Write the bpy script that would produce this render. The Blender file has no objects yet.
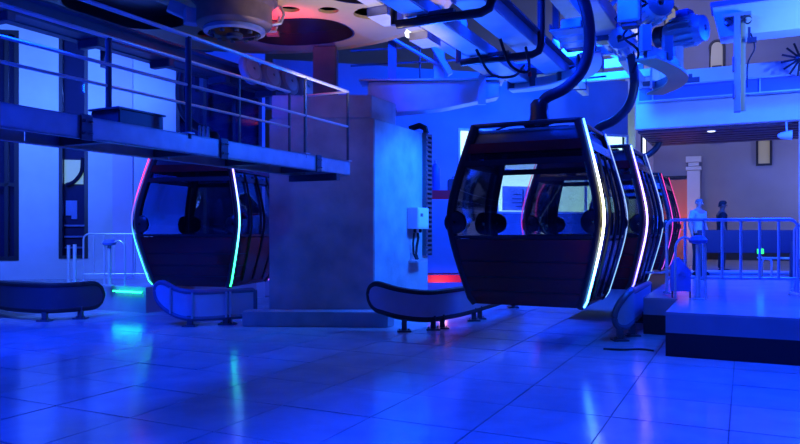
import bpy, bmesh, math, random
from mathutils import Vector, Matrix
random.seed(7)
PI = math.pi
S = bpy.context.scene
COL = S.collection

# ---------------------------------------------------------------- camera, world, lights, exposure
cam_d = bpy.data.cameras.new('camera'); cam = bpy.data.objects.new('camera', cam_d); COL.objects.link(cam)
cam.location = (0, 0, 1.6); cam.rotation_euler = (PI/2, 0, 0)
cam_d.sensor_width = 36; cam_d.lens = 31.5; cam_d.shift_y = 0.01; cam_d.clip_end = 200
S.camera = cam
S.view_settings.view_transform = 'Standard'; S.view_settings.look = 'None'
S.view_settings.gamma = 1; S.view_settings.exposure = 0.0; S.view_settings.use_curve_mapping = False

W = bpy.data.worlds.new('night'); S.world = W; W.use_nodes = True
W.node_tree.nodes['Background'].inputs[0].default_value = (0.01, 0.03, 0.55, 1)
W.node_tree.nodes['Background'].inputs[1].default_value = 0.10

DEEP = (0.001, 0.032, 1.0); AZ = (0.004, 0.095, 1.0); PALE = (0.07, 0.21, 1.0)
def lamp(name, typ, loc, target, power, col, size=1.0, spot=None, blend=.6):
    d = bpy.data.lights.new(name, typ); o = bpy.data.objects.new(name, d); COL.objects.link(o)
    o.location = loc; d.energy = power; d.color = col
    if typ == 'AREA': d.size = size
    else: d.shadow_soft_size = size
    if typ == 'SPOT': d.spot_size = math.radians(spot); d.spot_blend = blend
    if target is not None:
        o.rotation_euler = (Vector(target)-Vector(loc)).to_track_quat('-Z', 'Y').to_euler()
    return o
lamp('flood_front', 'AREA', (0.6, 9.3, 7.6), (0.5, 7.6, 0), 5400, DEEP, 2.5)
lamp('flood_left_floor', 'AREA', (-6.4, 7.6, 6.6), (-3.5, 7.6, 0), 1900, DEEP, 1.5)
lamp('flood_column', 'SPOT', (2.3, 12.2, 3.45), (0.1, 13.0, 1.7), 1150, (.008, .14, 1), .25, 88, .7)
lamp('flood_right_floor', 'SPOT', (5.2, 8.6, 6.4), (2.8, 7.6, 0), 1300, AZ, .3, 75)
lamp('flood_left_wall', 'SPOT', (-5.6, 10.6, 5.6), (-8.4, 15.6, 2.2), 1900, PALE, .3, 100)
lamp('flood_left_low', 'SPOT', (-6.6, 11.6, 3.2), (-7.6, 15.6, 1.6), 480, PALE, .3, 110)
lamp('flood_fascia', 'SPOT', (7.6, 8.6, 3.9), (7.4, 15.0, 4.8), 1900, PALE, .3, 80)
lamp('flood_machinery', 'SPOT', (0.75, 12.6, 0.9), (1.6, 10.2, 4.6), 850, AZ, .2, 105)
lamp('flood_machinery_rear', 'SPOT', (1.0, 15.2, 1.0), (1.8, 13.0, 4.8), 520, AZ, .2, 110)
lamp('fill_bridge', 'SPOT', (1.0, 9.4, 4.0), (-1.5, 9.9, 2.9), 260, (.005, .14, 1), .15, 100, .8)  # unseen spot added to brighten the bridge rails and edge beam
lamp('flood_back', 'AREA', (4.0, 15.0, 5.6), (3.0, 18.6, 1.0), 900, AZ, 1.5)
lamp('flood_platform', 'AREA', (8.0, 13.0, 5.0), (6.5, 13.0, 0), 1000, DEEP, 2.0)
lamp('flood_wheel', 'SPOT', (-4.6, 7.6, 2.9), (-3.4, 9.6, 5.0), 160, DEEP, .2, 120)
lamp('hall_fill', 'POINT', (14.2, 21.0, 3.4), None, 330, (.24, .28, .85), .5)  # unseen lamp added to tint the rear wall bluish
lamp('upper_hall_lamp', 'AREA', (8.0, 20.0, 9.0), (9.0, 26.0, 7.5), 230, (.36, .36, .75), 1.5)
lamp('wheel_warm_fill', 'SPOT', (-0.35, 9.5, 2.6), (-0.7, 10.2, 5.0), 210, (1, .76, .45), .1, 84, .35)  # unseen warm lamp added to light the underside of the wheel
lamp('rack_fill', 'POINT', (1.0, 16.15, .22), None, 14, (1, .35, .3), .1)  # unseen lamp added low down to bring up the red rack beams
lamp('wheel_red_lamp', 'SPOT', (-1.95, 11.0, 4.45), (-1.88, 11.2, 5.0), 48, (1, .02, .14), .05, 140)
lamp('fill_left_line', 'SPOT', (-3.7, 10.2, 3.5), (-2.3, 13.2, 4.5), 260, DEEP, .1, 60)  # unseen spot added to brighten the conveyor tires
lamp('door_red_lamp', 'POINT', (9.6, 24.3, 1.9), None, 10, (1, .25, .10), .1)

# ---------------------------------------------------------------- materials
MATS = {}
def mat(name, col, rough=.5, metal=0., noise=0., nscale=6., bump=0., bscale=60., emit=None, estr=0., spec=.5):
    m = bpy.data.materials.new(name); m.use_nodes = True
    nt = m.node_tree; b = nt.nodes['Principled BSDF']
    b.inputs['Base Color'].default_value = (*col, 1); b.inputs['Roughness'].default_value = rough
    b.inputs['Metallic'].default_value = metal; b.inputs['Specular IOR Level'].default_value = spec
    tc = nt.nodes.new('ShaderNodeTexCoord')
    if noise:
        n = nt.nodes.new('ShaderNodeTexNoise'); n.inputs['Scale'].default_value = nscale; n.inputs['Detail'].default_value = 6
        nt.links.new(tc.outputs['Object'], n.inputs['Vector'])
        r = nt.nodes.new('ShaderNodeValToRGB')
        r.color_ramp.elements[0].position = .3; r.color_ramp.elements[1].position = .72
        r.color_ramp.elements[0].color = (*[c*(1-noise) for c in col], 1)
        r.color_ramp.elements[1].color = (*[min(1, c*(1+noise*.6)) for c in col], 1)
        nt.links.new(n.outputs['Fac'], r.inputs[0]); nt.links.new(r.outputs[0], b.inputs['Base Color'])
    if bump:
        n2 = nt.nodes.new('ShaderNodeTexNoise'); n2.inputs['Scale'].default_value = bscale; n2.inputs['Detail'].default_value = 4
        nt.links.new(tc.outputs['Object'], n2.inputs['Vector'])
        bp = nt.nodes.new('ShaderNodeBump'); bp.inputs['Strength'].default_value = bump; bp.inputs['Distance'].default_value = .01
        nt.links.new(n2.outputs['Fac'], bp.inputs['Height']); nt.links.new(bp.outputs[0], b.inputs['Normal'])
    if emit:
        b.inputs['Emission Color'].default_value = (*emit, 1); b.inputs['Emission Strength'].default_value = estr
    MATS[name] = m; return m
def glass(name, tint=(.8, .9, 1), alpha=.18, rough=.03):
    m = bpy.data.materials.new(name); m.use_nodes = True; nt = m.node_tree
    for n in list(nt.nodes): nt.nodes.remove(n)
    out = nt.nodes.new('ShaderNodeOutputMaterial'); mix = nt.nodes.new('ShaderNodeMixShader')
    tr = nt.nodes.new('ShaderNodeBsdfTransparent'); gl = nt.nodes.new('ShaderNodeBsdfGlossy')
    fr = nt.nodes.new('ShaderNodeFresnel'); fr.inputs['IOR'].default_value = 1.45
    tr.inputs[0].default_value = (*tint, 1); gl.inputs['Roughness'].default_value = rough
    gl.inputs[0].default_value = (.9, .9, .9, 1)
    ad = nt.nodes.new('ShaderNodeMath'); ad.operation = 'ADD'; ad.inputs[1].default_value = alpha*.15
    nt.links.new(fr.outputs[0], ad.inputs[0]); nt.links.new(ad.outputs[0], mix.inputs[0])
    nt.links.new(tr.outputs[0], mix.inputs[1]); nt.links.new(gl.outputs[0], mix.inputs[2]); nt.links.new(mix.outputs[0], out.inputs[0])
    MATS[name] = m; return m
def led(name, stops, strength):
    m = bpy.data.materials.new(name); m.use_nodes = True; nt = m.node_tree; b = nt.nodes['Principled BSDF']
    tc = nt.nodes.new('ShaderNodeTexCoord'); sp = nt.nodes.new('ShaderNodeSeparateXYZ'); r = nt.nodes.new('ShaderNodeValToRGB')
    nt.links.new(tc.outputs['Generated'], sp.inputs[0]); nt.links.new(sp.outputs['Z'], r.inputs[0])
    el = r.color_ramp.elements
    el[0].position = stops[0][0]; el[0].color = (*stops[0][1], 1); el[1].position = stops[-1][0]; el[1].color = (*stops[-1][1], 1)
    for p, c in stops[1:-1]:
        e = el.new(p); e.color = (*c, 1)
    nt.links.new(r.outputs[0], b.inputs['Emission Color']); b.inputs['Emission Strength'].default_value = strength
    b.inputs['Base Color'].default_value = (.1, .1, .1, 1)
    MATS[name] = m; return m
mat('grout', (.12, .12, .13), .8)
mat('tire_grey', (.36, .36, .38), .6)
mat('hanger_steel', (.05, .06, .10), .38)
mat('hub_brown', (.22, .15, .11), .45, .2, noise=.25, nscale=4)
mat('guide_dark', (.06, .065, .09), .4)
mat('lit_green_dim', (.3, .4, .35), .5, emit=(.5, .9, .6), estr=.55)
mat('concrete', (.42, .42, .43), .75, noise=.28, nscale=2.2, bump=.25, bscale=18)
mat('concrete_base', (.36, .36, .38), .7, noise=.2, nscale=4, bump=.15)
mat('plaster', (.72, .73, .76), .8, noise=.08, nscale=1.5, bump=.08)
mat('plaster_lilac', (.66, .58, .78), .8, noise=.06, nscale=1.5)
mat('mauve_wall', (.32, .31, .37), .85, noise=.1, nscale=.8, bump=.05)
mat('blue_wall', (.28, .34, .55), .8, noise=.12, nscale=1.2)
mat('dark_trim', (.02, .02, .03), .5)
mat('galv', (.55, .57, .60), .42, .55, noise=.15, nscale=5, bump=.05)
mat('steel_paint', (.52, .55, .60), .4, .25, noise=.12, nscale=3)
mat('steel_dark', (.10, .11, .14), .42, .4, noise=.2, nscale=4)
mat('rail_steel', (.66, .68, .72), .3, .35)
mat('black_rubber', (.018, .018, .022), .55)
mat('cabin_red', (.17, .010, .014), .22, .0, noise=.1, nscale=2)
mat('cabin_dark', (.022, .02, .028), .28)
mat('cabin_roof', (.05, .05, .075), .35)
mat('seat', (.03, .03, .05), .7)
mat('cream', (.64, .50, .22), .5, noise=.1, nscale=1.2)
mat('guide_panel', (.48, .50, .60), .38, .1, noise=.1, nscale=3)
mat('platform_top', (.42, .43, .46), .2, noise=.15, nscale=2)
mat('platform_side', (.30, .31, .36), .45, noise=.15, nscale=2)
mat('platform_kick', (.015, .015, .02), .7)
mat('white_paint', (.8, .8, .82), .5, noise=.05, nscale=2)
mat('slat_wood', (.13, .07, .17), .5, noise=.3, nscale=6)
mat('blue_paint', (.10, .15, .45), .4)
mat('board_blue', (.03, .035, .08), .6)
mat('sign_blue', (.22, .32, .75), .45)
mat('blue_lit_edge', (.10, .12, .20), .4)  # rubber edge with the blue light along it put into the colour
mat('red_paint', (.75, .02, .03), .5)
mat('red_lit_door', (.85, .25, .14), .5, noise=.08, nscale=1)  # the red light falling on the door is put into its base colour
mat('skin', (.55, .33, .24), .6); mat('skin_dark', (.20, .11, .08), .6)
mat('shirt_blue', (.45, .62, .85), .8, noise=.1, nscale=20); mat('trousers', (.02, .02, .03), .8); mat('black_cloth', (.012, .012, .016), .85)
mat('hair', (.02, .015, .012), .7); mat('hair_grey', (.25, .22, .2), .8); mat('eye', (.02, .02, .02), .2)
mat('green_light', (.02, .2, .04), .4, emit=(.03, 1, .12), estr=2.2)
mat('lit_olive', (.3, .28, .2), .4, emit=(.42, .37, .24), estr=.28)
mat('lit_green', (.3, .4, .35), .5, emit=(.62, 1, .66), estr=2.6)
mat('lit_white', (.5, .5, .5), .5, emit=(.8, .95, 1), estr=2.0)
mat('paper', (.7, .8, .78), .8)
mat('ink', (.02, .05, .08), .8)
mat('marker_white', (.9, .95, .95), .6)
mat('box_white', (.75, .78, .82), .45)
glass('pane', (.75, .8, .95)); glass('cabin_glass', (.70, .74, .77), .3)
glass('dark_pane', (.25, .28, .5), .5)
led('led_main', [(0, (.05, .28, 1)), (.18, (.12, .5, 1)), (.42, (.9, .85, .35)), (.62, (.8, .8, .42)), (.82, (.10, .30, 1)), (1, (.03, .14, 1))], 12)
led('led_cool', [(0, (.25, .6, 1)), (.5, (.3, .5, 1)), (1, (.4, .55, 1))], 1.3)
led('led_violet', [(0, (.08, .08, 1)), (.3, (.35, .22, 1)), (.6, (.5, .3, 1)), (.85, (.2, .12, 1)), (1, (.10, .2, 1))], 8)
led('led_left', [(0, (.02, 1, .2)), (.2, (.03, .8, .5)), (.4, (.08, .4, 1)), (.7, (.16, .22, 1)), (.92, (.3, .12, 1)), (1, (.9, .1, .5))], 8)
led('led_redgreen', [(0, (.05, 1, .2)), (.3, (.05, .7, .3)), (.45, (.03, .08, .5)), (.6, (.15, .03, .25)), (.8, (1, .02, .08)), (1, (1, .03, .05))], 4)
led('led_pink', [(0, (.5, .1, .9)), (.5, (1, .05, .45)), (1, (1, .05, .3))], 1.5)

# ---------------------------------------------------------------- mesh helpers
class MB:
    def __init__(s): s.v = []; s.f = []
    def add(s, vs, fs):
        o = len(s.v); s.v += [tuple(p) for p in vs]; s.f += [tuple(i+o for i in f) for f in fs]; return s
    def box(s, c, d, rz=0, rx=0, ry=0):
        M = Matrix.Rotation(rz, 3, 'Z') @ Matrix.Rotation(ry, 3, 'Y') @ Matrix.Rotation(rx, 3, 'X')
        vs = []
        for x in (-.5, .5):
            for y in (-.5, .5):
                for z in (-.5, .5):
                    vs.append(M @ Vector((x*d[0], y*d[1], z*d[2])) + Vector(c))
        return s.add(vs, [(0,1,3,2), (4,6,7,5), (0,4,5,1), (2,3,7,6), (0,2,6,4), (1,5,7,3)])
    def bar(s, p, q, w, h, up=(0, 0, 1)):
        p = Vector(p); q = Vector(q); d = (q-p).normalized(); u = Vector(up)
        if abs(d.dot(u)) > .98: u = Vector((1, 0, 0))
        r = d.cross(u).normalized(); u = r.cross(d)
        vs = [a + r*(sx*w/2) + u*(sz*h/2) for a in (p, q) for sx, sz in ((-1,-1), (1,-1), (1,1), (-1,1))]
        return s.add(vs, [(0,1,2,3), (7,6,5,4), (0,4,5,1), (1,5,6,2), (2,6,7,3), (3,7,4,0)])
    def tube(s, pts, r, n=8, closed=False, sy=1.0):
        pts = [Vector(p) for p in pts]; N = len(pts); rr = r if isinstance(r, (list, tuple)) else [r]*N
        prev = None; rings = []
        for i, p in enumerate(pts):
            if closed: t = pts[(i+1) % N]-pts[i-1]
            else: t = pts[min(i+1, N-1)]-pts[max(i-1, 0)]
            t.normalize()
            if prev is None:
                u = Vector((0, 0, 1)) if abs(t.z) < .9 else Vector((1, 0, 0))
            else: u = prev
            u = (u - t*u.dot(t)).normalized(); prev = u; w = t.cross(u)
            rings.append([p + (u*math.cos(2*PI*k/n) + w*math.sin(2*PI*k/n)*sy)*rr[i] for k in range(n)])
        vs = [v for rg in rings for v in rg]; fs = []
        M = N if closed else N-1
        for i in range(M):
            j = (i+1) % N
            for k in range(n): fs.append((i*n+k, i*n+(k+1) % n, j*n+(k+1) % n, j*n+k))
        if not closed: fs += [tuple(reversed(range(n))), tuple((N-1)*n+k for k in range(n))]
        return s.add(vs, fs)
    def loft(s, rings, capa=True, capb=True):
        n = len(rings[0]); vs = [v for r in rings for v in r]; fs = []
        for i in range(len(rings)-1):
            for k in range(n): fs.append((i*n+k, i*n+(k+1) % n, (i+1)*n+(k+1) % n, (i+1)*n+k))
        if capa: fs.append(tuple(reversed(range(n))))
        if capb: fs.append(tuple((len(rings)-1)*n+k for k in range(n)))
        return s.add(vs, fs)
    def prism(s, poly, z0, z1):
        return s.loft([[(x, y, z0) for x, y in poly], [(x, y, z1) for x, y in poly]])
    def lathe(s, prof, n=24, c=(0, 0, 0), axis='z', ring=False):
        rings = []
        for r, h in prof:
            ring = []
            for k in range(n):
                a = 2*PI*k/n; x, y = r*math.cos(a), r*math.sin(a)
                if axis == 'z': p = (c[0]+x, c[1]+y, c[2]+h)
                elif axis == 'x': p = (c[0]+h, c[1]+x, c[2]+y)
                else: p = (c[0]+y, c[1]+h, c[2]+x)
                ring.append(p)
            rings.append(ring)
        if ring: return s.loft(rings+[rings[0]], False, False)
        return s.loft(rings)
    def build(s, name, m, parent=None, smooth=False, bevel=0, kind=None, label=None):
        me = bpy.data.meshes.new(name); me.from_pydata(s.v, [], s.f); me.update()
        bm = bmesh.new(); bm.from_mesh(me); bmesh.ops.recalc_face_normals(bm, faces=bm.faces)
        if bevel: bmesh.ops.bevel(bm, geom=[e for e in bm.edges if e.is_manifold and e.calc_face_angle(0) > .6], offset=bevel, segments=2, affect='EDGES', clamp_overlap=True)
        bm.to_mesh(me); bm.free()
        me.materials.append(MATS[m])
        if smooth:
            me.polygons.foreach_set('use_smooth', [True]*len(me.polygons))
            me.set_sharp_from_angle(angle=math.radians(38))
        o = bpy.data.objects.new(name, me); COL.objects.link(o)
        if parent: o.parent = parent
        if kind: o['kind'] = kind
        if label: o['label'] = label
        return o
AX = -math.atan2(344.5, 700.0)             # the hall's long axis turns 26 degrees to the right of the view
ca, sa = math.cos(-AX), math.sin(-AX)
def st(t, s, z=0): return Vector((ca*t + sa*s, -sa*t + ca*s, z))   # hall coordinates (across, along) to world
def ts(x, y): return (ca*x - sa*y, sa*x + ca*y)
def thing(name, label, cat, loc=(0, 0, 0), rz=0, group=None, kind=None):
    o = bpy.data.objects.new(name, None); COL.objects.link(o); o.empty_display_size = .2
    o.location = loc; o.rotation_euler = (0, 0, rz); o['label'] = label; o['category'] = cat
    if group: o['group'] = group
    if kind: o['kind'] = kind
    return o
def tag(o, label, cat=None, group=None, kind=None):
    o['label'] = label
    if cat: o['category'] = cat
    if group: o['group'] = group
    if kind: o['kind'] = kind
    return o
def copy_tree(o, parent=None):
    c = o.copy(); COL.objects.link(c); c.parent = parent
    for ch in list(o.children): copy_tree(ch, c)
    return c
def hall(name, label, cat, t, s, z=0, group=None, kind=None):        # a thing whose local x runs across, y along the hall
    return thing(name, label, cat, st(t, s, z), AX, group, kind)

def smooth_path(pts, n=6):
    P = [Vector(p) for p in pts]; out = []
    for i in range(len(P)-1):
        a, b, c, e = P[max(i-1, 0)], P[i], P[i+1], P[min(i+2, len(P)-1)]
        for k in range(n):
            u = k/n; out.append(.5*((2*b)+(c-a)*u+(2*a-5*b+4*c-e)*u*u+(3*b-a-3*c+e)*u**3))
    out.append(P[-1]); return out

# ---------------------------------------------------------------- floor
def floor_material():
    m = bpy.data.materials.new('floor_tile'); m.use_nodes = True; nt = m.node_tree; b = nt.nodes['Principled BSDF']
    tc = nt.nodes.new('ShaderNodeTexCoord'); oi = nt.nodes.new('ShaderNodeObjectInfo')
    n = nt.nodes.new('ShaderNodeTexNoise'); n.inputs['Scale'].default_value = 2.3; n.inputs['Detail'].default_value = 7
    ge = nt.nodes.new('ShaderNodeNewGeometry'); nt.links.new(ge.outputs['Position'], n.inputs['Vector'])
    r = nt.nodes.new('ShaderNodeValToRGB'); r.color_ramp.elements[0].color = (.40, .41, .44, 1); r.color_ramp.elements[1].color = (.52, .52, .55, 1)
    r.color_ramp.elements[0].position = .3; r.color_ramp.elements[1].position = .7
    mx = nt.nodes.new('ShaderNodeMix'); mx.data_type = 'RGBA'; mx.blend_type = 'MULTIPLY'; mx.inputs[0].default_value = 1
    rr = nt.nodes.new('ShaderNodeMapRange'); rr.inputs[3].default_value = .93; rr.inputs[4].default_value = 1.04
    nt.links.new(oi.outputs['Random'], rr.inputs[0]); nt.links.new(n.outputs['Fac'], r.inputs[0])
    nt.links.new(r.outputs[0], mx.inputs[6]); nt.links.new(rr.outputs[0], mx.inputs[7]); nt.links.new(mx.outputs[2], b.inputs['Base Color'])
    r2 = nt.nodes.new('ShaderNodeMapRange'); r2.inputs[3].default_value = .11; r2.inputs[4].default_value = .22
    nt.links.new(n.outputs['Fac'], r2.inputs[0]); nt.links.new(r2.outputs[0], b.inputs['Roughness'])
    n2 = nt.nodes.new('ShaderNodeTexNoise'); n2.inputs['Scale'].default_value = 7; n2.inputs['Detail'].default_value = 5
    nt.links.new(ge.outputs['Position'], n2.inputs['Vector'])
    bp = nt.nodes.new('ShaderNodeBump'); bp.inputs['Strength'].default_value = .16; bp.inputs['Distance'].default_value = .012
    nt.links.new(n2.outputs['Fac'], bp.inputs['Height']); nt.links.new(bp.outputs[0], b.inputs['Normal'])
    b.inputs['Specular IOR Level'].default_value = .7
    MATS['floor_tile'] = m
floor_material()
fl = MB().box((3, 14, -.06), (60, 44, .1)).build('floor', 'grout'); tag(fl, 'blue-lit glossy tiled floor of the station hall', 'floor', kind='structure')
TS = .92; tile_me = None; nt_ = 0
for i in range(-20, 12):
    for j in range(0, 22):
        t0, s0 = i*TS+.35, j*TS+.2
        c = st(t0, s0)
        if c.y < 3.9 or c.y > 17 or abs(c.x) > .60*c.y + 1.0: continue
        if c.y > 12.6 and (c.x < -7.2 or c.x > 3.4): continue
        if tile_me is None:
            o = MB().box((0, 0, -.006), (TS-.011, TS-.011, .026)).build('floor_tile', 'floor_tile', fl, bevel=.002); tile_me = o.data
        else:
            o = bpy.data.objects.new('floor_tile', tile_me); COL.objects.link(o); o.parent = fl
        o.location = (c.x, c.y, random.uniform(-.0035, .0)-.007); nt_ += 1
        o.rotation_euler = (random.uniform(-.0025, .0025), random.uniform(-.0025, .0025), AX)
print('tiles', nt_)

# ---------------------------------------------------------------- walls
def wall_with_openings(name, label, p0, p1, z0, z1, openings, thick, m):
    """vertical wall from p0 to p1 (xy), openings = (d0,d1,za,zb) along it; built of separate wall pieces joined in one mesh"""
    p0 = Vector((*p0, 0)); p1 = Vector((*p1, 0)); L = (p1-p0).length; d = (p1-p0)/L
    rz = math.atan2(d.y, d.x); mb = MB(); ops = sorted(openings); x = 0
    def seg(a, b, za, zb):
        if b-a > .001 and zb-za > .001: mb.box(((a+b)/2, thick/2, (za+zb)/2), (b-a, thick, zb-za))
    for a, b, za, zb in ops:
        seg(x, a, z0, z1); seg(a, b, z0, za); seg(a, b, zb, z1); x = b
    seg(x, L, z0, z1)
    o = mb.build(name, m); o.location = (p0.x, p0.y, 0); o.rotation_euler = (0, 0, rz)
    tag(o, label, 'wall', kind='structure'); return o, rz, p0, d
def window(n, label, p0, d, rz, a, b, za, zb, back, pane='pane', frame='dark_trim', bars=(), hbars=(), fw=.05, arch=False, depth=.12):
    t = thing('window_%d' % n, label, 'window', (p0.x+d.x*(a+b)/2, p0.y+d.y*(a+b)/2, za), rz, kind='structure')
    w, h = b-a, zb-za
    nrm = .03
    f = MB()
    if arch:
        R = w/2; pts = [(-w/2, 0), (w/2, 0), (w/2, h-R)] + [(R*math.cos(k*PI/10), h-R+R*math.sin(k*PI/10)) for k in range(1, 10)] + [(-w/2, h-R)]
        f.tube([(x, nrm, z) for x, z in pts], fw/2+.01, 6, closed=True)
        MB().loft([[(x, nrm+.01, z) for x, z in pts], [(x, nrm+.03, z) for x, z in pts]]).build('pane', back, t)
    else:
        for c, dd in (((-w/2+fw/2, nrm, h/2), (fw, depth, h)), ((w/2-fw/2, nrm, h/2), (fw, depth, h)),
                      ((0, nrm, fw/2), (w-2*fw, depth, fw)), ((0, nrm, h-fw/2), (w-2*fw, depth, fw))): f.box(c, dd)
    f.build('window_frame', frame, t)
    for bx_ in bars: MB().box((bx_*w, nrm, h/2), (fw*.8, depth*.8, h-2*fw)).build('mullion', frame, t)
    for bz in hbars: MB().box((0, nrm, bz*h), (w-2*fw, depth*.8, fw*.8)).build('transom', frame, t)
    if not arch:
        MB().box((0, nrm, h/2), (w-2*fw, .012, h-2*fw)).build('pane', pane, t)
        if back: MB().box((0, .32, h/2), (w, .04, h)).build('room_behind', back, t)
    return t
# left wall: near-frontal, pale plaster piers and tall dark windows
LW0, LW1 = (-11.0, 14.9), (-3.2, 16.6)
def lw_d(u):   # where the sight line through column u meets the left wall, as distance along it
    k = (u-400)/700.; dx, dy = LW1[0]-LW0[0], LW1[1]-LW0[1]
    q = (k*LW0[1]-LW0[0])/(dx-k*dy); return q*math.hypot(dx, dy)
lwin = [(lw_d(-45), lw_d(19), .93, 6.0), (lw_d(59), lw_d(88), .96, 6.0), (lw_d(176), lw_d(262), .9, 5.4)]
o, rz, p0, d = wall_with_openings('wall_left', 'pale plaster wall with tall windows behind the footbridge', LW0, LW1, 0, 7.5, lwin, .3, 'plaster')
MB().box((lw_d(123), -.03, 3.75), (lw_d(133)-lw_d(113), .06, 7.5)).build('pilaster', 'plaster_lilac', o)
mat('dark_room', (.03, .03, .07), .6)
window(1, 'tall dark window at the left edge of the photo', p0, d, rz, *lwin[0], 'dark_room', bars=(.30,), hbars=(.33, .66), fw=.09)
w2 = window(2, 'narrow tall window between two pale piers, greenish room inside', p0, d, rz, *lwin[1], 'dark_room', hbars=(.54,), fw=.07)
w3 = window(3, 'wide dark window behind the left cabin', p0, d, rz, *lwin[2], 'dark_room', bars=(-.17, .17), hbars=(.5,), fw=.08)
# things seen inside the second window
wx = p0 + d*((lwin[1][0]+lwin[1][1])/2)
nrm3 = Vector((-d.y, d.x, 0))
def inwin(off, z, dep=.26): return Vector((wx.x, wx.y, 0)) + d*off + nrm3*dep + Vector((0, 0, z))
pg = MB().box((0, 0, 0), (.40, .02, .55)).build('lit_panel', 'lit_green_dim'); pg.location = inwin(-.05, 2.92); pg.rotation_euler[2] = rz; pg.parent = None
tag(pg, 'pale green lit panel inside the narrow left window', 'panel')
pc = MB().box((0, 0, .17), (.24, .03, .34)).box((.06, 0, -.04), (.12, .03, .08)).build('notice', 'paper'); pc.location = inwin(-.1, 1.93); pc.rotation_euler[2] = rz
tag(pc, 'small pale notice low inside the narrow left window', 'notice')

dk = MB().tube(smooth_path([(-.22, 0, .0), (-.05, 0, .08), (.10, 0, .30), (.13, 0, .62)]), .045, 8).build('hose', 'dark_trim', smooth=True); dk.location = inwin(.02, 2.62, .2); dk.rotation_euler[2] = rz
tag(dk, 'dark curved hose silhouetted in the narrow left window', 'hose')
for k_ in range(3):
    sb = MB().box((0, 0, 0), (.5, .04, .04)).build('shelf_bar', 'steel_paint'); sb.location = inwin(0, 1.2+.25*k_, .24); sb.rotation_euler[2] = rz
    tag(sb, ('lowest', 'middle', 'topmost')[k_]+' thin shelf bar inside the narrow left window', 'shelf', 'shelf bars in the narrow left window')

# far wall, across the hall
FS = 27.0
fw0, fw1 = st(-30, FS), st(12, FS)
FWL = 42.0
def fw_d(u):
    k = (u-400)/700.; Y = FS/(sa*k+ca); return ts(k*Y, Y)[0]+30
def fw_z(u, v):
    k = (u-400)/700.; Y = FS/(sa*k+ca); return 1.6-(v-230)*Y/700.
o, rz, p0, d = wall_with_openings('wall_back', 'tall mauve-grey rear wall with small windows', fw0[:2], fw1[:2], 0, 16, [], .3, 'mauve_wall')
def fwin(n, lab, u0, u1, v0, v1, arch):
    t = window(n, lab, p0-nrm_b*.02, d, rz, fw_d(u0), fw_d(u1), fw_z((u0+u1)/2, v1), fw_z((u0+u1)/2, v0), 'lit_olive', fw=.07, arch=arch, hbars=((.22,) if arch else ()), depth=.12)
    return t
nrm_b = Vector((-d.y, d.x, 0))*3.0
nrm_b = Vector((-d.y, d.x, 0))*4.0
fwin(4, 'small arched olive-lit window high on the rear wall, nearest the hanging bracket', 710, 724, 41, 74, True)
fwin(5, 'arched window half hidden behind the lift machinery', 665, 677, 7, 40, True)
def rwin(n, lab, u0, u1, v0, v1, hb=()):
    t = thing('window_%d' % n, lab, 'window', p0 + d*((fw_d(u0)+fw_d(u1))/2) - nrm_b*.01 + Vector((0, 0, fw_z(u0, v1))), rz, kind='structure')
    w, h = fw_d(u1)-fw_d(u0), fw_z(u0, v0)-fw_z(u0, v1); f = .07
    mb = MB()
    for c, dd in (((-w/2+f/2, 0, h/2), (f, .1, h)), ((w/2-f/2, 0, h/2), (f, .1, h)), ((0, 0, f/2), (w-2*f, .1, f)), ((0, 0, h-f/2), (w-2*f, .1, f))): mb.box(c, dd)
    mb.build('window_frame', 'dark_trim', t)
    for q in hb: MB().box((0, 0, h*q), (w-2*f, .1, f)).build('transom', 'dark_trim', t)
    MB().box((0, .02, h/2), (w-2*f, .03, h-2*f)).build('pane', 'lit_olive', t)
    return t
rwin(6, 'olive-lit rectangular window with black frame on the rear wall', 756, 772, 130, 166, (.72,))
rwin(7, 'olive-lit window cut off by the slatted soffit', 710, 724, 112, 143)
def on_back(u, v, off=.0):
    return p0 + d*fw_d(u) - nrm_b*(.25*off) + Vector((0, 0, fw_z(u, v)))
bb = MB().box((FWL/2, -.04, .75), (FWL, .08, .38)).build('baseboard_back', 'dark_trim'); bb.location = p0; bb.rotation_euler[2] = rz
tag(bb, 'dark skirting along the foot of the rear wall', 'baseboard', kind='structure')
t = thing('door_1', 'door coloured orange-red for the red light on it, on the rear wall beside the cabins', 'door', p0 + d*((fw_d(662)+fw_d(690))/2) - nrm_b*.015 + Vector((0, 0, .56)), rz, kind='structure')
dw = fw_d(690)-fw_d(662)
MB().box((0, 0, 1.42), (dw-.1, .07, 2.84)).build('door_leaf', 'red_lit_door', t, bevel=.01)
MB().box((-dw/2, 0, 1.45), (.1, .12, 2.9)).box((dw/2, 0, 1.45), (.1, .12, 2.9)).box((0, 0, 2.93), (dw+.1, .12, .1)).build('door_frame', 'dark_trim', t)
MB().tube([(dw/2-.16, -.05, 1.05), (dw/2-.16, -.11, 1.05), (dw/2-.30, -.11, 1.05)], .018, 6).build('handle', 'rail_steel', t)
pil = thing('trim_1', 'pale pilaster with a stepped capital beside the red-lit door', 'pilaster', p0 + d*fw_d(694) - nrm_b*.04, rz, kind='structure')
MB().box((0, 0, 1.85), (.42, .24, 3.7)).build('shaft', 'plaster', pil)
MB().box((0, 0, 3.78), (.5, .3, .12)).box((0, 0, 3.92), (.34, .26, .12)).box((0, 0, 4.1), (.5, .3, .2)).build('capital', 'plaster', pil)
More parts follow.
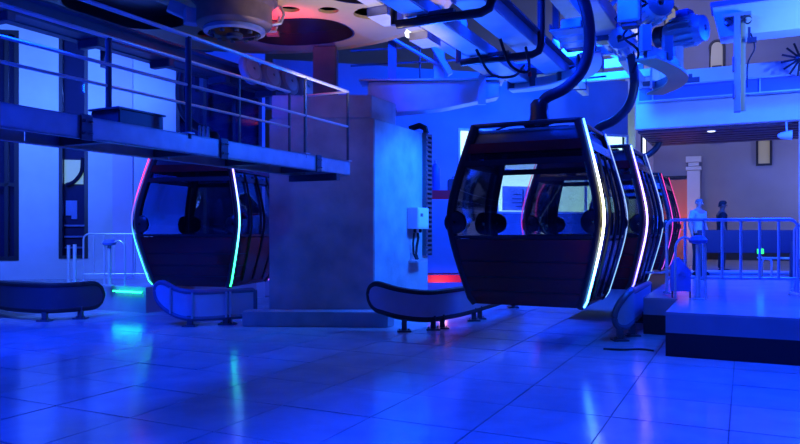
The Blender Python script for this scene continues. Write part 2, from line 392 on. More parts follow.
# return wall with the bright vertical window
rw = MB()
RT = -2.98
a0, a1 = 22.3, 27.0
o = MB().box((-.15, (a1-a0)/2, 4.0), (.3, a1-a0, 8.0)).build('wall_return', 'plaster'); o.location = st(RT, a0); o.rotation_euler[2] = AX
tag(o, 'pale return wall beyond the row of cabins', 'wall', kind='structure')
t = hall('window_8', 'tall bright greenish window strip behind the row of cabins', 'window', RT+.02, 24.0, 1.6, kind='structure')
MB().box((0, 0, 1.5), (.03, .9, 3.0)).build('pane', 'lit_white', t)
MB().box((.01, -.48, 1.5), (.06, .06, 3.1)).box((.01, .48, 1.5), (.06, .06, 3.1)).box((.01, 0, 3.03), (.06, .9, .06)).box((.01, 0, -.03), (.06, .9, .06)).build('window_frame', 'dark_trim', t)

# centre wall behind the column and the first cabin
CW0, CW1 = (-3.2, 17.6), (6.4, 20.2)
def cw_d(u):
    k = (u-400)/700.; dx, dy = CW1[0]-CW0[0], CW1[1]-CW0[1]
    return (k*CW0[1]-CW0[0])/(dx-k*dy)*math.hypot(dx, dy)
cwin = [(cw_d(458), cw_d(492), 2.75, 4.35), (cw_d(496), cw_d(628), 2.05, 4.35)]
o, rzc, pc0, dc = wall_with_openings('wall_center', 'blue wall with a bright control room window behind the lift machinery', CW0, CW1, 0, 5.9, cwin, .25, 'blue_wall')
window(9, 'narrow bright control room window seen through the first cabin', pc0, dc, rzc, *cwin[0], 'lit_green', frame='white_paint', fw=.06)
wt = window(10, 'wide bright control room window seen through the first cabin', pc0, dc, rzc, *cwin[1], 'lit_green', frame='white_paint', bars=(-.17, .17), hbars=(.52,), fw=.06)
nc = Vector((-dc.y, dc.x, 0))
whb = thing('whiteboard', 'pale whiteboard with marks inside the bright control room window', 'whiteboard', pc0 + dc*cw_d(522) + nc*.2 + Vector((0, 0, 2.12)), rzc)
MB().box((0, 0, .36), (1.0, .02, .68)).build('board', 'paper', whb)
MB().box((.12, -.012, .36), (.03, .012, .5)).box((-.05, -.012, .35), (.30, .012, .02)).box((-.05, -.012, .47), (.25, .012, .02)).box((-.03, -.012, .24), (.36, .012, .02)).box((.0, -.012, .14), (.2, .012, .02)).build('marks', 'ink', whb)

# ---------------------------------------------------------------- platforms
def platform(name, label, poly, z, cat='platform'):
    t = thing(name, label, cat, (*st(*poly[0])[:2], 0), 0, kind='structure')
    b = t.location
    W_ = [(st(*p)[0]-b.x, st(*p)[1]-b.y) for p in poly]
    MB().prism(W_, z*.53, z-.03).build('side_panel', 'platform_side', t)
    cx = sum(p[0] for p in W_)/len(W_); cy = sum(p[1] for p in W_)/len(W_)
    MB().prism(W_, z-.03, z).build('top_plate', 'platform_top', t)
    MB().prism(W_, 0, z*.53).build('kick', 'platform_kick', t)
    return t
PZ = .56
pr = platform('platform', 'raised boarding platform on the right with dark base and shiny top', [(-.9, 9.47), (6.5, 9.47), (6.5, 27.0), (-1.4, 27.0), (-1.4, 11.35), (-.9, 11.35)], PZ)
pl = platform('platform', 'raised platform on the left behind the curved guide rail', [(-10.36, 9.95), (-10.36, 20), (-18, 20), (-18, 9.95)], .5)
for ch in pl.children:
    if ch.name.startswith('kick'): ch.data.materials[0] = MATS['platform_side']

mat('green_glow', (.02, .2, .04), .4, emit=(.01, 1, .16), estr=15)  # glowing tube added to stand in for the green glow on the platform face
gl_ = hall('glow_tube', 'added green tube standing in for the glow at the edge of the left platform', 'light', -10.40, 9.87, .40)
MB().tube([(-.75, 0, 0), (0, 0, 0)], .012, 8).build('tube', 'green_glow', gl_, smooth=True)
for x_ in (-.7, -.05): MB().box((x_, .035, .0), (.02, .09, .02)).build('clip', 'galv', gl_)

# ---------------------------------------------------------------- concrete column, cap, plinth
A = (-.44, 11.9)
def cpoly(front_left, depth, side=0., fx=0):
    a = Vector((A[0]+fx, A[1])); b_ = Vector((sa, ca))
    return [tuple(a), tuple(a + b_*depth), (front_left+.6, a.y + b_.y*depth+.1), (front_left, a.y+.06)]
colm = thing('column', 'massive concrete column beside the first cabin', 'column', (-1.2, 12.9, 0), 0, kind='structure')
def rel(poly, o): return [(x-o.location.x, y-o.location.y) for x, y in poly]
MB().prism(rel(cpoly(-2.24, 2.26), colm), 0, 3.5).build('shaft', 'concrete', colm, bevel=.015)
MB().prism(rel(cpoly(-2.20, .95, fx=-.05), colm), 3.5, 3.9).build('cap', 'concrete', colm, bevel=.015)
MB().prism([(x-colm.location.x, y-colm.location.y) for x, y in [(-2.62, 11.62), (-.22, 11.48), (-.10, 11.66), (-.10, 11.86), (-.445, 11.9), (-2.3, 11.97), (-2.6, 12.0)]], 0, .25).build('plinth', 'concrete_base', colm, bevel=.012)
MB().prism([(x-colm.location.x, y-colm.location.y) for x, y in [(-1.10, 11.54), (-.20, 11.475), (-.20, 11.46), (-1.10, 11.52)]], .01, .235).build('plinth_patch', 'platform_side', colm)
# electrical gear on the bright side face
def on_side(tt, z, off=0.):   # tt metres along the side face from the near corner
    p = Vector((A[0], A[1])) + Vector((sa, ca))*tt + Vector((ca, -sa))*off
    return Vector((p.x, p.y, z))
eb = thing('junction_box', 'pale electrical box on the bright side of the column', 'electrical box', on_side(1.55, 1.62, 0), AX)
MB().box((.11, 0, .2), (.22, .50, .40)).build('box', 'box_white', eb, bevel=.01)
MB().box((.225, 0, .2), (.01, .44, .34)).build('cover', 'box_white', eb, bevel=.004)
MB().box((.233, -.1, .26), (.006, .1, .06)).build('label_plate', 'steel_dark', eb)
for y in (-.12, .12): MB().lathe([(.03, 0), (.03, -.06), (.02, -.07)], 8, (.1, y, 0)).build('cable_gland', 'black_rubber', eb)
cb = MB().tube([(.10, .02, 1.545), (.10, .03, 1.45), (.06, .05, 1.3), (.05, .04, 1.15), (.10, 0, 1.05)], .025, 8).tube([(.09, -.13, 1.545), (.06, -.12, 1.35), (.06, -.1, 1.16), (.1, -.06, 1.05)], .02, 8).build('cable', 'black_rubber', smooth=True)
cb.location = on_side(1.55, 0); cb.rotation_euler[2] = AX; tag(cb, 'black cables drooping below the electrical box', 'cable')
br = thing('wall_bracket', 'small metal bracket holding cables below the electrical box', 'bracket', on_side(1.55, .98), AX)
MB().box((.09, .02, .03), (.18, .45, .04)).build('shelf', 'galv', br); MB().box((.015, .02, .1), (.03, .3, .18)).build('back_plate', 'galv', br)
tr_ = thing('cable_tray', 'ribbed vertical cable tray at the far edge of the column side', 'cable tray', on_side(2.13, 1.1), AX)
MB().box((.04, -.14, 1.2), (.08, .02, 2.4)).box((.04, .14, 1.2), (.08, .02, 2.4)).build('side_rail', 'steel_dark', tr_)
for k in range(26): MB().box((.07, 0, .06+k*.092), (.03, .26, .045)).build('rung', 'steel_dark', tr_)
MB().tube([(.04, -.05, 2.4), (.02, -.05, 2.5), (-.1, -.05, 2.56), (-.3, -.1, 2.5)], .06, 8).build('elbow', 'black_rubber', tr_, smooth=True)

# ---------------------------------------------------------------- footbridge
BZ = 2.67; b0 = Vector((-.786, 11.0, 0))
bt, bs = ts(b0.x, b0.y)
br = hall('footbridge', 'steel maintenance footbridge with tube railings above the hall', 'footbridge', bt, bs, BZ, kind='structure')
BL = 8.6; BW = .88
# local: x 0 near edge .. -BW far edge, y 0 end .. -BL towards the left of the frame
MB().box((-BW/2, -BL/2, -.03), (BW-.1, BL-.04, .03)).build('deck', 'steel_dark', br)
segs = [0, -.92, -2.98, -4.92, -6.9, -BL]
for k in range(len(segs)-1):
    y0, y1 = segs[k], segs[k+1]; L = y0-y1; c = (y0+y1)/2
    MB().box((-.01, c, -.105), (.02, L-.02, .21)).box((-.04, c, -.008), (.08, L-.02, .016)).box((-.04, c, -.202), (.08, L-.02, .016)).build('edge_beam', 'galv', br)
    MB().box((-BW+.01, c, -.105), (.02, L-.02, .21)).box((-BW+.04, c, -.202), (.08, L-.02, .016)).build('edge_beam', 'galv', br)
    if k:
        MB().box((.012, y0, -.105), (.024, .12, .24)).build('splice_plate', 'steel_dark', br)
        for q in (-.04, .04):
            for zz in (-.05, -.16): MB().lathe([(.012, .0), (.012, .018)], 6, (.024, y0+q, zz), 'x').build('bolt', 'galv', br)
MB().box((-BW/2, -.01, -.105), (BW, .02, .21)).build('end_beam', 'galv', br)
for y in (-.6, -1.9, -3.2, -4.5, -5.8, -7.1): MB().box((-BW/2, y, -.12), (BW-.05, .08, .14)).build('cross_bearer', 'steel_dark', br)
MB().box((-BW/2, -.35, -.26), (BW, .1, .1)).build('support_channel', 'steel_dark', br)
for x, ys in ((-.02, (-.03, -1.22, -3.54, -5.85)), (-BW+.02, (-.41, -1.63, -3.9, -6.2))):
    for j, y in enumerate(ys):
        r = .022 if j != 2 else .034
        MB().tube([(x, y, -.05), (x, y, 1.09)], r, 8).build('post', 'steel_dark', br, smooth=True)
        MB().box((x, y, .012), (.1, .1, .016)).build('post_foot', 'galv', br)
    y1 = ys[0]
    MB().tube([(x, y1, 1.1), (x, -BL, 1.1)], .024, 10).build('top_rail', 'rail_steel', br, smooth=True)
    MB().tube([(x, y1, .55), (x, -BL, .55)], .018, 8).build('mid_rail', 'rail_steel', br, smooth=True)
MB().tube([(-.02, -.03, 1.1), (-BW+.02, -.03, 1.1)], .02, 8).build('end_rail', 'rail_steel', br, smooth=True)
bx = hall('equipment_box', 'dark box standing on the footbridge deck', 'box', bt-.45, bs-4.0, BZ-.012)
MB().box((0, 0, .10), (.42, .62, .20)).build('body', 'steel_dark', bx, bevel=.01); MB().box((0, 0, .21), (.45, .66, .02)).build('lid', 'steel_dark', bx)
for k in range(3):
    cl = hall('bolt_stub', 'short upright bolt on the footbridge edge, '+('leftmost', 'middle', 'rightmost')[k]+' of three', 'bolt', bt-.12, bs-3.25+.07*k, BZ-.012, 'bolt stubs on the footbridge edge')
    MB().lathe([(.02, 0), (.02, .03), (.012, .03), (.012, .16)], 8).build('shank', 'galv', cl); MB().lathe([(.018, .12), (.018, .145)], 6).build('nut', 'galv', cl)

# ---------------------------------------------------------------- bull wheel
wc = Vector((-2.41, 10.2, 5.0))
wh = thing('bull_wheel', 'large cream bull wheel with oval openings hanging overhead', 'bull wheel', wc, 0)
RW = 3.13
def disc_holes(R, loops, z0, z1):
    from mathutils.geometry import tessellate_polygon
    bm = bmesh.new(); flat = [p for lp in loops for p in lp]
    vs = [bm.verts.new((x, y, z0)) for x, y in flat]
    for tri in tessellate_polygon([[Vector((x, y, 0)) for x, y in lp] for lp in loops]):
        try: bm.faces.new([vs[i] for i in tri])
        except ValueError: pass
    g = bmesh.ops.extrude_face_region(bm, geom=bm.faces[:])
    for e in g['geom']:
        if isinstance(e, bmesh.types.BMVert): e.co.z = z1
    bmesh.ops.recalc_face_normals(bm, faces=bm.faces); return bm
def ell(cx, cy, a, b, rot, n=28, p=2.0):
    out = []
    for k in range(n):
        q = 2*PI*k/n; c, s_ = math.cos(q), math.sin(q)
        x = a*math.copysign(abs(c)**(2/p), c); y = b*math.copysign(abs(s_)**(2/p), s_)
        out.append((cx + x*math.cos(rot)-y*math.sin(rot), cy + x*math.sin(rot)+y*math.cos(rot)))
    return out
loops = [[(RW*math.cos(2*PI*k/96), RW*math.sin(2*PI*k/96)) for k in range(96)]]
for k in range(4):
    an = math.radians(71+90*k-(2 if k == 1 else 0)); r = 1.98
    loops.append(ell(r*math.cos(an), r*math.sin(an), .98, .80, an-PI/2, 36, 2.4))
    an2 = math.radians(22+90*k)
    loops.append(ell(2.2*math.cos(an2), 2.2*math.sin(an2), .30, .36, an2-PI/2, 20, 2.6))
    an3 = math.radians(26+90*k); loops.append(ell(1.45*math.cos(an3), 1.45*math.sin(an3), .16, .16, 0, 16))
    an4 = math.radians(40+90*k); loops.append(ell(.92*math.cos(an4), .92*math.sin(an4), .16, .14, 0, 16))
bm = disc_holes(RW, loops, 0, .05)
me = bpy.data.meshes.new('web_disc'); bm.to_mesh(me); bm.free(); me.materials.append(MATS['cream'])
o = bpy.data.objects.new('web_disc', me); COL.objects.link(o); o.parent = wh
MB().lathe([(RW-.03, .0), (RW+.05, -.03), (RW+.09, .02), (RW+.02, .10), (RW+.02, .20), (RW+.09, .28), (RW+.05, .33), (RW-.05, .33), (RW-.05, .06)], 96, ring=True).build('rim', 'cream', wh, smooth=True)
# openings of the large holes get a raised lip
for k in range(4):
    an = math.radians(71+90*k-(2 if k == 1 else 0)); e = ell(1.98*math.cos(an), 1.98*math.sin(an), .98, .80, an-PI/2, 36, 2.4)
    e2 = ell(1.98*math.cos(an), 1.98*math.sin(an), .95, .77, an-PI/2, 36, 2.4)
    mb = MB(); n = len(e)
    vs = [(*p, .0) for p in e]+[(*p, .22) for p in e]+[(*p, .0) for p in e2]+[(*p, .22) for p in e2]
    fs = []
    for i in range(n):
        j = (i+1) % n; fs += [(i, j, n+j, n+i), (2*n+j, 2*n+i, 3*n+i, 3*n+j), (i, 2*n+i, 2*n+j, j), (n+i, n+j, 3*n+j, 3*n+i)]
    mb.add(vs, fs).build('opening_flange', 'cabin_dark', wh, smooth=True)
bm = disc_holes(RW, loops[:1]+[l for i, l in enumerate(loops[1:]) if i % 4 != 0][:0], .22, .26)
me = bpy.data.meshes.new('upper_disc'); bm.to_mesh(me); bm.free(); me.materials.append(MATS['cabin_dark'])
o = bpy.data.objects.new('upper_disc', me); COL.objects.link(o); o.parent = wh
MB().lathe([(.62, .0), (.62, -.08), (.54, -.10), (.54, -.42), (.50, -.46), (.40, -.48)], 36).build('hub_drum', 'hub_brown', wh, smooth=True)
fl2 = MB().lathe([(.44, -.48), (.44, -.53), (.38, -.55)], 36).build('hub_flange', 'galv', wh, smooth=True)
for k in range(10):
    a = 2*PI*k/10; MB().lathe([(.035, -.55), (.035, -.585), (.02, -.59)], 6, (.33*math.cos(a), .33*math.sin(a), 0)).build('bolt', 'steel_dark', fl2)
MB().lathe([(.12, -.55), (.12, -.60), (.06, -.62)], 16).build('hub_cap', 'steel_dark', wh, smooth=True)
MB().lathe([(.5, .26), (.5, 1.2), (.3, 1.3)], 24).build('drive_shaft', 'steel_dark', wh, smooth=True)
mt = MB().tube([(.45, .25, -.35), (.62, .30, -.30), (.66, .35, -.15), (.60, .45, -.02)], .025, 8).tube([(.35, .4, -.4), (.5, .55, -.35), (.55, .6, -.1)], .02, 8)
mt.build('hydraulic_hose', 'galv', wh, smooth=True)
MB().box((-.75, .1, -.2), (.5, .12, .18), rz=.5, ry=.3).box((-.62, -.02, -.3), (.2, .2, .22), rz=.5).build('brake_caliper', 'steel_paint', wh, bevel=.01)
MB().box((.35, 1.15, -.12), (.1, .1, .2)).box((.35, 1.15, -.22), (.2, .14, .06)).build('sensor', 'steel_dark', wh)
wl = MB().lathe([(.03, 0), (.06, -.05), (.045, -.11), (.01, -.13)], 12).build('indicator_lamp', 'lit_white', smooth=True); wl.location = (-.27+.40, 10.75, 4.68)
tag(wl, 'small white lamp glowing near the edge of the bull wheel', 'lamp')
MB().tube([(0, 0, 0), (0, 0, .3)], .015, 6).build('lamp_stem', 'steel_dark', wl)
# wheel carrier going back from the shaft to the column
wb = thing('wheel_carrier', 'dark steel pedestal between the column top and the bull wheel', 'pedestal', (-1.35, 12.75, 3.905), 0)
MB().box((0, 0, .5), (.42, .42, 1.0)).build('post', 'steel_dark', wb, bevel=.02)
MB().box((0, 0, .02), (.7, .6, .04)).build('base_plate', 'steel_dark', wb)

# ---------------------------------------------------------------- conveyor machinery (hall coordinates)
def tire_wheel(label, t, s, z, group, r=.27, tilt=0.):
    h = hall('conveyor_tire', label, 'tire', t, s, z, group)
    h.rotation_euler = (0, tilt, AX)
    MB().lathe([(.12, -.07), (r-.05, -.07), (r-.01, -.05), (r, 0), (r-.01, .05), (r-.05, .07), (.12, .07)], 24, axis='x').build('tyre', 'tire_grey', h, smooth=True)
    MB().lathe([(.03, -.09), (.15, -.078), (.19, -.072), (.19, .072), (.15, .078), (.03, .09)], 20, axis='x').build('rim', 'steel_paint', h, smooth=True)
    return h
# left line
lb = hall('conveyor_beam', 'long blue conveyor beam running above the left cabin track', 'beam', -8.35, 3.5, 4.42)
MB().box((0, 5.5, .0), (.30, 11.0, .22)).build('beam', 'steel_dark', lb, bevel=.01)
MB().box((-.22, 5.5, -.11), (.16, 11.0, .03)).box((.22, 5.5, .11), (.16, 11.0, .03)).build('flange', 'steel_dark', lb)
for k in range(8): MB().box((.0, .8+k*1.35, -.17), (.42, .12, .12)).build('bracket', 'steel_dark', lb, bevel=.01)
for k in range(4):
    ordn = ['first', 'second', 'third', 'fourth', 'fifth', 'sixth', 'seventh'][k]
    tire_wheel('%s conveyor tire from the hall rear on the left beam, above the footbridge end' % ordn, -7.80, 11.6-.57*k, 4.42, 'conveyor tires on the left beam', tilt=-.2)
lb2 = hall('conveyor_beam', 'upper dark girder above the left conveyor beam', 'beam', -10.25, 3.5, 5.0)
MB().box((0, 5.5, 0), (.26, 12.0, .34)).build('beam', 'steel_dark', lb2, bevel=.01)
for k in range(5): MB().box((.0, .6+k*2.4, -.3), (.12, .12, .4)).build('hanger_strap', 'steel_dark', lb2)

# main line, inside of the cabin track
m1 = hall('conveyor_beam', 'wide pale-bottomed beam receding above the first cabin', 'beam', -3.06, 6.6, 4.42)
MB().box((0, 3.1, .10), (.40, 6.2, .20)).build('beam', 'steel_paint', m1, bevel=.012)
MB().box((-.24, 3.1, .19), (.1, 6.2, .03)).box((.24, 3.1, .19), (.1, 6.2, .03)).build('flange', 'steel_dark', m1)
m2 = hall('conveyor_beam', 'second pale beam receding left of the first cabin hanger', 'beam', -3.75, 6.0, 4.34)
MB().box((0, 3.6, .09), (.34, 7.2, .18)).build('beam', 'steel_paint', m2, bevel=.012)
MB().box((-.2, 3.6, .17), (.08, 7.2, .03)).build('flange', 'steel_dark', m2)
m3 = hall('conveyor_beam', 'broad upper girder above the cabin grips', 'beam', -2.3, 6.0, 5.25)
MB().box((0, 4.5, .16), (.42, 9.0, .32)).build('beam', 'steel_paint', m3, bevel=.012)
MB().box((-.5, 4.5, .25), (.3, 9.0, .04)).build('cable_trough', 'steel_dark', m3)
m4 = hall('conveyor_beam', 'dark blue girder nearest the bull wheel rim', 'beam', -4.35, 7.2, 4.55)
MB().box((0, 2.8, .14), (.24, 5.6, .28)).build('beam', 'steel_paint', m4, bevel=.012)
MB().box((.0, 1.2, -.06), (.30, .5, .12)).box((.0, 2.5, -.06), (.30, .5, .12)).build('tray_plate', 'galv', m4)
for k, (s_, nm) in enumerate(((8.15, 'nearer'), (10.45, 'farther'))):
    cf = hall('portal_hanger', 'black tubular cross hanger under the conveyor beams, %s of two' % nm, 'hanger', -3.3, s_, 4.25, 'tubular cross hangers')
    MB().tube([(-.75, 0, .02), (.40, 0, .02), (.50, 0, .06), (.54, 0, .16), (.54, 0, 1.0)], .06, 10).build('tube', 'cabin_dark', cf, smooth=True)
    MB().tube([(-.80, 0, .02), (-.80, 0, .62)], .045, 8).build('strut', 'cabin_dark', cf, smooth=True)
    MB().box((-.2, 0, .09), (.5, .1, .05)).build('clamp', 'steel_dark', cf)
# slatted plates between the beams
for k in range(5):
    sp = hall('cover_plate', ['first', 'second', 'third', 'fourth', 'fifth'][k]+' slanted blue cover plate from the camera side among the overhead beams', 'plate', -3.40, 7.7+k*1.08, 4.81, 'cover plates among the overhead beams')
    MB().box((0, 0, 0), (.62, .8, .02), ry=.45).build('plate', 'galv', sp)
    MB().box((-.27, 0, .11), (.04, .8, .05), ry=.45).build('lip', 'steel_dark', sp)
# hanging control cabinets and walkway plates behind the first hanger
for k, (t_, s_, z_, w_, h_, lab) in enumerate(((-1.66, 11.75, 4.92, .34, .9, 'tall blue steel cabinet hanging right of the first cabin hanger'),
        (-2.62, 12.1, 4.74, .40, .46, 'blue steel cabinet hanging behind the first cabin hanger'))):
    cbn = hall('control_cabinet', lab, 'cabinet', t_, s_, z_)
    MB().box((0, 0, h_/2), (w_, .30, h_)).build('body', 'steel_paint', cbn, bevel=.012)
    MB().box((0, -.155, h_/2), (w_-.05, .012, h_-.06)).build('door', 'steel_paint', cbn); MB().box((w_*.3, -.168, h_*.5), (.02, .02, .12)).build('handle', 'steel_dark', cbn)
    MB().box((0, 0, -.03), (w_*.7, .22, .06)).build('cable_plate', 'steel_dark', cbn)
for k in range(3):
    wp = hall('walkway_plate', ('nearest', 'middle', 'farthest')[k]+' of three dark walkway plates under the hanging cabinets', 'plate', -2.46, 10.9+.4*k, 4.68, 'walkway plates among the machinery')
    MB().box((0, 0, 0), (.5, .34, .025)).build('plate', 'galv', wp)
    for x_ in (-.24, .24): MB().box((x_, 0, .05), (.02, .34, .10)).build('lip', 'steel_dark', wp)
# box girder bracket from the column to the machinery
bg = thing('box_girder', 'pale tapered box girder reaching from the column to the conveyor', 'girder', (-.2, 13.1, 3.75), 0)
g = MB()
front = [(-.4, .0), (1.0, .12), (2.05, .33), (2.05, .63), (-.4, .63)]
g.loft([[(x, 0-.05*x, z) for x, z in front], [(x, .45-.05*x, z) for x, z in front]]).build('girder', 'steel_paint', bg, bevel=.012)
MB().box((.8, .2, .65), (2.7, .62, .03), rz=-.05).build('top_flange', 'steel_paint', bg)
MB().box((1.72, -.11, .45), (.14, .06, .55), rz=-.05).build('stiffener', 'galv', bg)
MB().lathe([(.16, -.02), (.16, -.08), (.1, -.09)], 16, (-.02, -.02, .05), 'y').build('pivot_cap', 'steel_dark', bg, smooth=True)
cg = hall('cross_girder', 'dark girder crossing behind the pale box girder', 'girder', -5.2, 13.0, 4.5)
MB().box((1.75, 0, .12), (2.3, .3, .24)).build('girder', 'steel_dark', cg, bevel=.01)
MB().box((1.75, -.02, .27), (2.3, .06, .06)).build('rail', 'steel_paint', cg)
# curved guide rail round the turn
arc = [(-3.95, 12.75), (-3.6, 12.75), (-3.1, 12.6), (-2.7, 12.3), (-2.35, 11.8), (-2.15, 11.2), (-2.05, 10.5)]
gr = thing('curved_rail', 'bright curved guide rail bending under the machinery', 'rail', st(-3.3, 12.3, 4.22), 0)
ap = smooth_path([st(*p, 4.22)-gr.location for p in arc])
def ribbon(pts, w, h):   # flat swept bar, w across, h tall
    mb = MB(); rings = []
    for i, p in enumerate(pts):
        t_ = pts[min(i+1, len(pts)-1)]-pts[max(i-1, 0)]; t_.z = 0; t_.normalize(); n_ = Vector((-t_.y, t_.x, 0))
        rings.append([p-n_*w/2+Vector((0, 0, -h/2)), p+n_*w/2+Vector((0, 0, -h/2)), p+n_*w/2+Vector((0, 0, h/2)), p-n_*w/2+Vector((0, 0, h/2))])
    return mb.loft(rings)
ribbon(ap, .30, .03).build('rail_plate', 'white_paint', gr)
ribbon([p+Vector((0, 0, .1)) for p in ap], .05, .18).build('rail_web', 'steel_paint', gr)
for k in range(0, len(ap), 7):
    MB().box((ap[k].x, ap[k].y, .2), (.12, .12, .35)).build('rail_bracket', 'steel_dark', gr)
# second curved rail, right of the second hanger
arc2 = [(-1.4, 11.6), (-1.15, 12.4), (-1.05, 13.2), (-1.2, 14.0), (-1.6, 14.7)]
gr2 = thing('curved_rail', 'curved guide rail bending right of the second cabin hanger', 'rail', st(-1.3, 13.2, 4.3), 0)
ap2 = smooth_path([st(*p, 4.3)-gr2.location for p in arc2])
ribbon(ap2, .34, .04).build('rail_plate', 'cream', gr2); ribbon([p+Vector((0, 0, .12)) for p in ap2], .06, .22).build('rail_web', 'steel_dark', gr2)
for k in range(0, len(ap2), 6): MB().box((ap2[k].x, ap2[k].y, .32), (.14, .14, .4)).build('rail_bracket', 'steel_paint', gr2)
# drive motors
def motor(label, t, s, z, sc=1.0, rz=0.):
    h = hall('drive_motor', label, 'motor', t, s, z, 'drive motors of the conveyor'); h.rotation_euler[2] = AX+rz; h.scale = (sc,)*3
    MB().lathe([(.05, -.34), (.19, -.32), (.20, -.22), (.20, .2), (.16, .26), (.07, .3)], 20, axis='y').build('housing', 'steel_paint', h, smooth=True)
    for k in range(14):
        a = 2*PI*k/14; MB().box((.215*math.cos(a), -.02, .215*math.sin(a)), (.05, .36, .012), ry=-a).build('cooling_fin', 'steel_paint', h)
    MB().box((.0, -.02, .26), (.2, .2, .12)).build('terminal_box', 'blue_paint', h, bevel=.01)
    MB().lathe([(.13, .28), (.16, .3), (.16, .42), (.1, .46)], 16, axis='y').build('gearbox', 'steel_dark', h, smooth=True)
    return h
motor('finned drive motor hanging above the second cabin', -1.95, 12.95, 4.95)
motor('finned drive motor near the top right of the machinery', -1.45, 12.9, 5.45, 1.2, .5)
motor('finned drive motor beside the arched window', -1.0, 13.7, 5.2, 1.2, 1.2)
motor('finned drive motor over the pale box girder', -4.5, 11.2, 5.08, .8, .8)
# side machinery frame over second cabin
mf = hall('machinery_frame', 'steel support frame with diagonal struts above the second cabin', 'frame', -2.7, 14.75, 4.75)
for x in (-.9, .5): MB().box((x, 1.5, .35), (.16, 3.4, .22)).build('side_beam', 'steel_paint', mf, bevel=.008)
for y in (.1, 1.3, 2.6): MB().box((-.2, y, .55), (1.9, .14, .18)).build('cross_beam', 'steel_paint', mf, bevel=.008)
for x, y in ((-.9, .1), (.5, .1), (-.9, 2.6), (.5, 2.6)): MB().box((x, y, 1.1), (.13, .13, 1.5)).build('upright', 'steel_dark', mf)
MB().bar((-.9, .1, .5), (.5, .1, 1.7), .08, .08).build('strut', 'steel_paint', mf); MB().bar((-.9, 2.6, 1.7), (.5, 2.6, .5), .08, .08).build('strut', 'steel_paint', mf)
MB().tube([(-.6, -.25, .1), (-.6, -.25, -.25), (-.2, -.25, -.28), (-.2, -.25, -.05), (.2, -.25, -.05)], .02, 8).build('conduit', 'steel_dark', mf, smooth=True)
# struts left of the conveyor, seen between bull wheel and beams
df = thing('strut_frame', 'diagonal steel struts between the bull wheel rim and the box girder', 'frame', (.2, 12.6, 4.48), 0)
MB().bar((.0, .6, 1.3), (.75, .6, .05), .16, .1).build('diagonal_strut', 'steel_paint', df)
MB().box((.55, .9, .7), (.2, .2, 1.5)).build('upright', 'steel_paint', df); MB().box((-.35, 1.0, .7), (.16, .2, 1.5)).build('upright', 'steel_dark', df)
MB().bar((-.9, .8, 1.1), (.5, .8, .3), .12, .04).build('flat_bar', 'steel_paint', df)
for z in (.45, .75): MB().tube([(-1.2, 1.6, z), (1.0, 1.3, z+.05)], .02, 6).build('hand_rail', 'steel_dark', df)
MB().tube([(.2, 1.45, .1), (.2, 1.45, 1.2)], .018, 6).build('rail_post', 'steel_dark', df)
# cables and hoses
for k, (lab, pts) in enumerate((
    ('black cable loop looping over the first cabin roof', [(-3.1, 9.5, 4.3), (-3.0, 9.7, 3.95), (-2.8, 9.9, 3.9), (-2.9, 10.1, 4.3)]),
    ('black cable drooping beside the first cabin hanger', [(-3.6, 9.9, 4.3), (-3.5, 10.3, 4.0), (-3.3, 10.8, 4.05), (-3.3, 11.4, 4.35)]),
    ('black cable bundle winding up the second cabin hanger', [(-1.75, 12.4, 5.6), (-1.6, 12.35, 5.2), (-1.85, 12.35, 4.9), (-1.6, 12.3, 4.6), (-1.7, 12.35, 4.25)]),
    ('thin cable zigzagging among the drive motors', [(-1.9, 12.2, 5.5), (-1.45, 12.2, 5.35), (-1.95, 12.15, 5.15), (-1.5, 12.1, 4.9), (-1.9, 12.1, 4.75)]))):
    b_ = st(pts[0][0], pts[0][1], pts[0][2])
    o = MB().tube(smooth_path([st(*p)-b_ for p in pts]), .022, 6).build('cable', 'black_rubber', smooth=True); o.location = b_; tag(o, lab, 'cable')
sl = MB().lathe([(.03, 0), (.03, .05), (.02, .07)], 10).build('signal_lamp', 'red_paint', smooth=True); sl.location = st(-2.98, 10.6, 3.98)
tag(sl, 'tiny red signal lamp above the first cabin roof', 'lamp'); MB().tube([(0, 0, .07), (0, 0, .3)], .012, 6).build('stem', 'steel_dark', sl)

# ---------------------------------------------------------------- gondola cabins
H = 2.55
ZB, WB = 1.22, .34
def prof(top, belly, bottom):
    def f(z):
        q = lambda d: math.sqrt(d*d+WB*WB)-WB
        e = top if z > ZB else bottom; zz = H-ZB if z > ZB else ZB
        v = belly-(belly-e)*q(z-ZB)/q(zz)
        return v-(.035*(1-z/.08) if z < .08 else 0)
    return [(k*H/51, f(k*H/51)) for k in range(52)]
PX = prof(.79, 1.095, .82); PY = prof(.80, .985, .80)
def interp(P, z):
    for (a, x), (b, y) in zip(P, P[1:]):
        if z <= b: return x + (y-x)*(z-a)/(b-a)
    return P[-1][1]
def rring(z, inset=0., cr=.11, n=4):
    hx, hy = interp(PX, z)-inset, interp(PY, z)-inset; out = []; c = max(.02, cr-inset)
    for sx, sy, a0 in ((1, 1, 0), (-1, 1, PI/2), (-1, -1, PI), (1, -1, 1.5*PI)):
        for k in range(n+1):
            a = a0+k*PI/2/n; out.append((sx*(hx-c)+c*math.cos(a), sy*(hy-c)+c*math.sin(a), z))
    return out
def zs(a, b, n): return [a+(b-a)*k/n for k in range(n+1)]
def corner(z, sx, sy, off=0.): return ((interp(PX, z)-.035+off)*sx, (interp(PY, z)-.035+off)*sy, z)
ZS = [0.02, .1, .3, .5, .7, .85, .98, 1.08, 1.16, 1.23, 1.3, 1.38, 1.48, 1.6, 1.75, 1.9, 2.1, 2.35, 2.53]
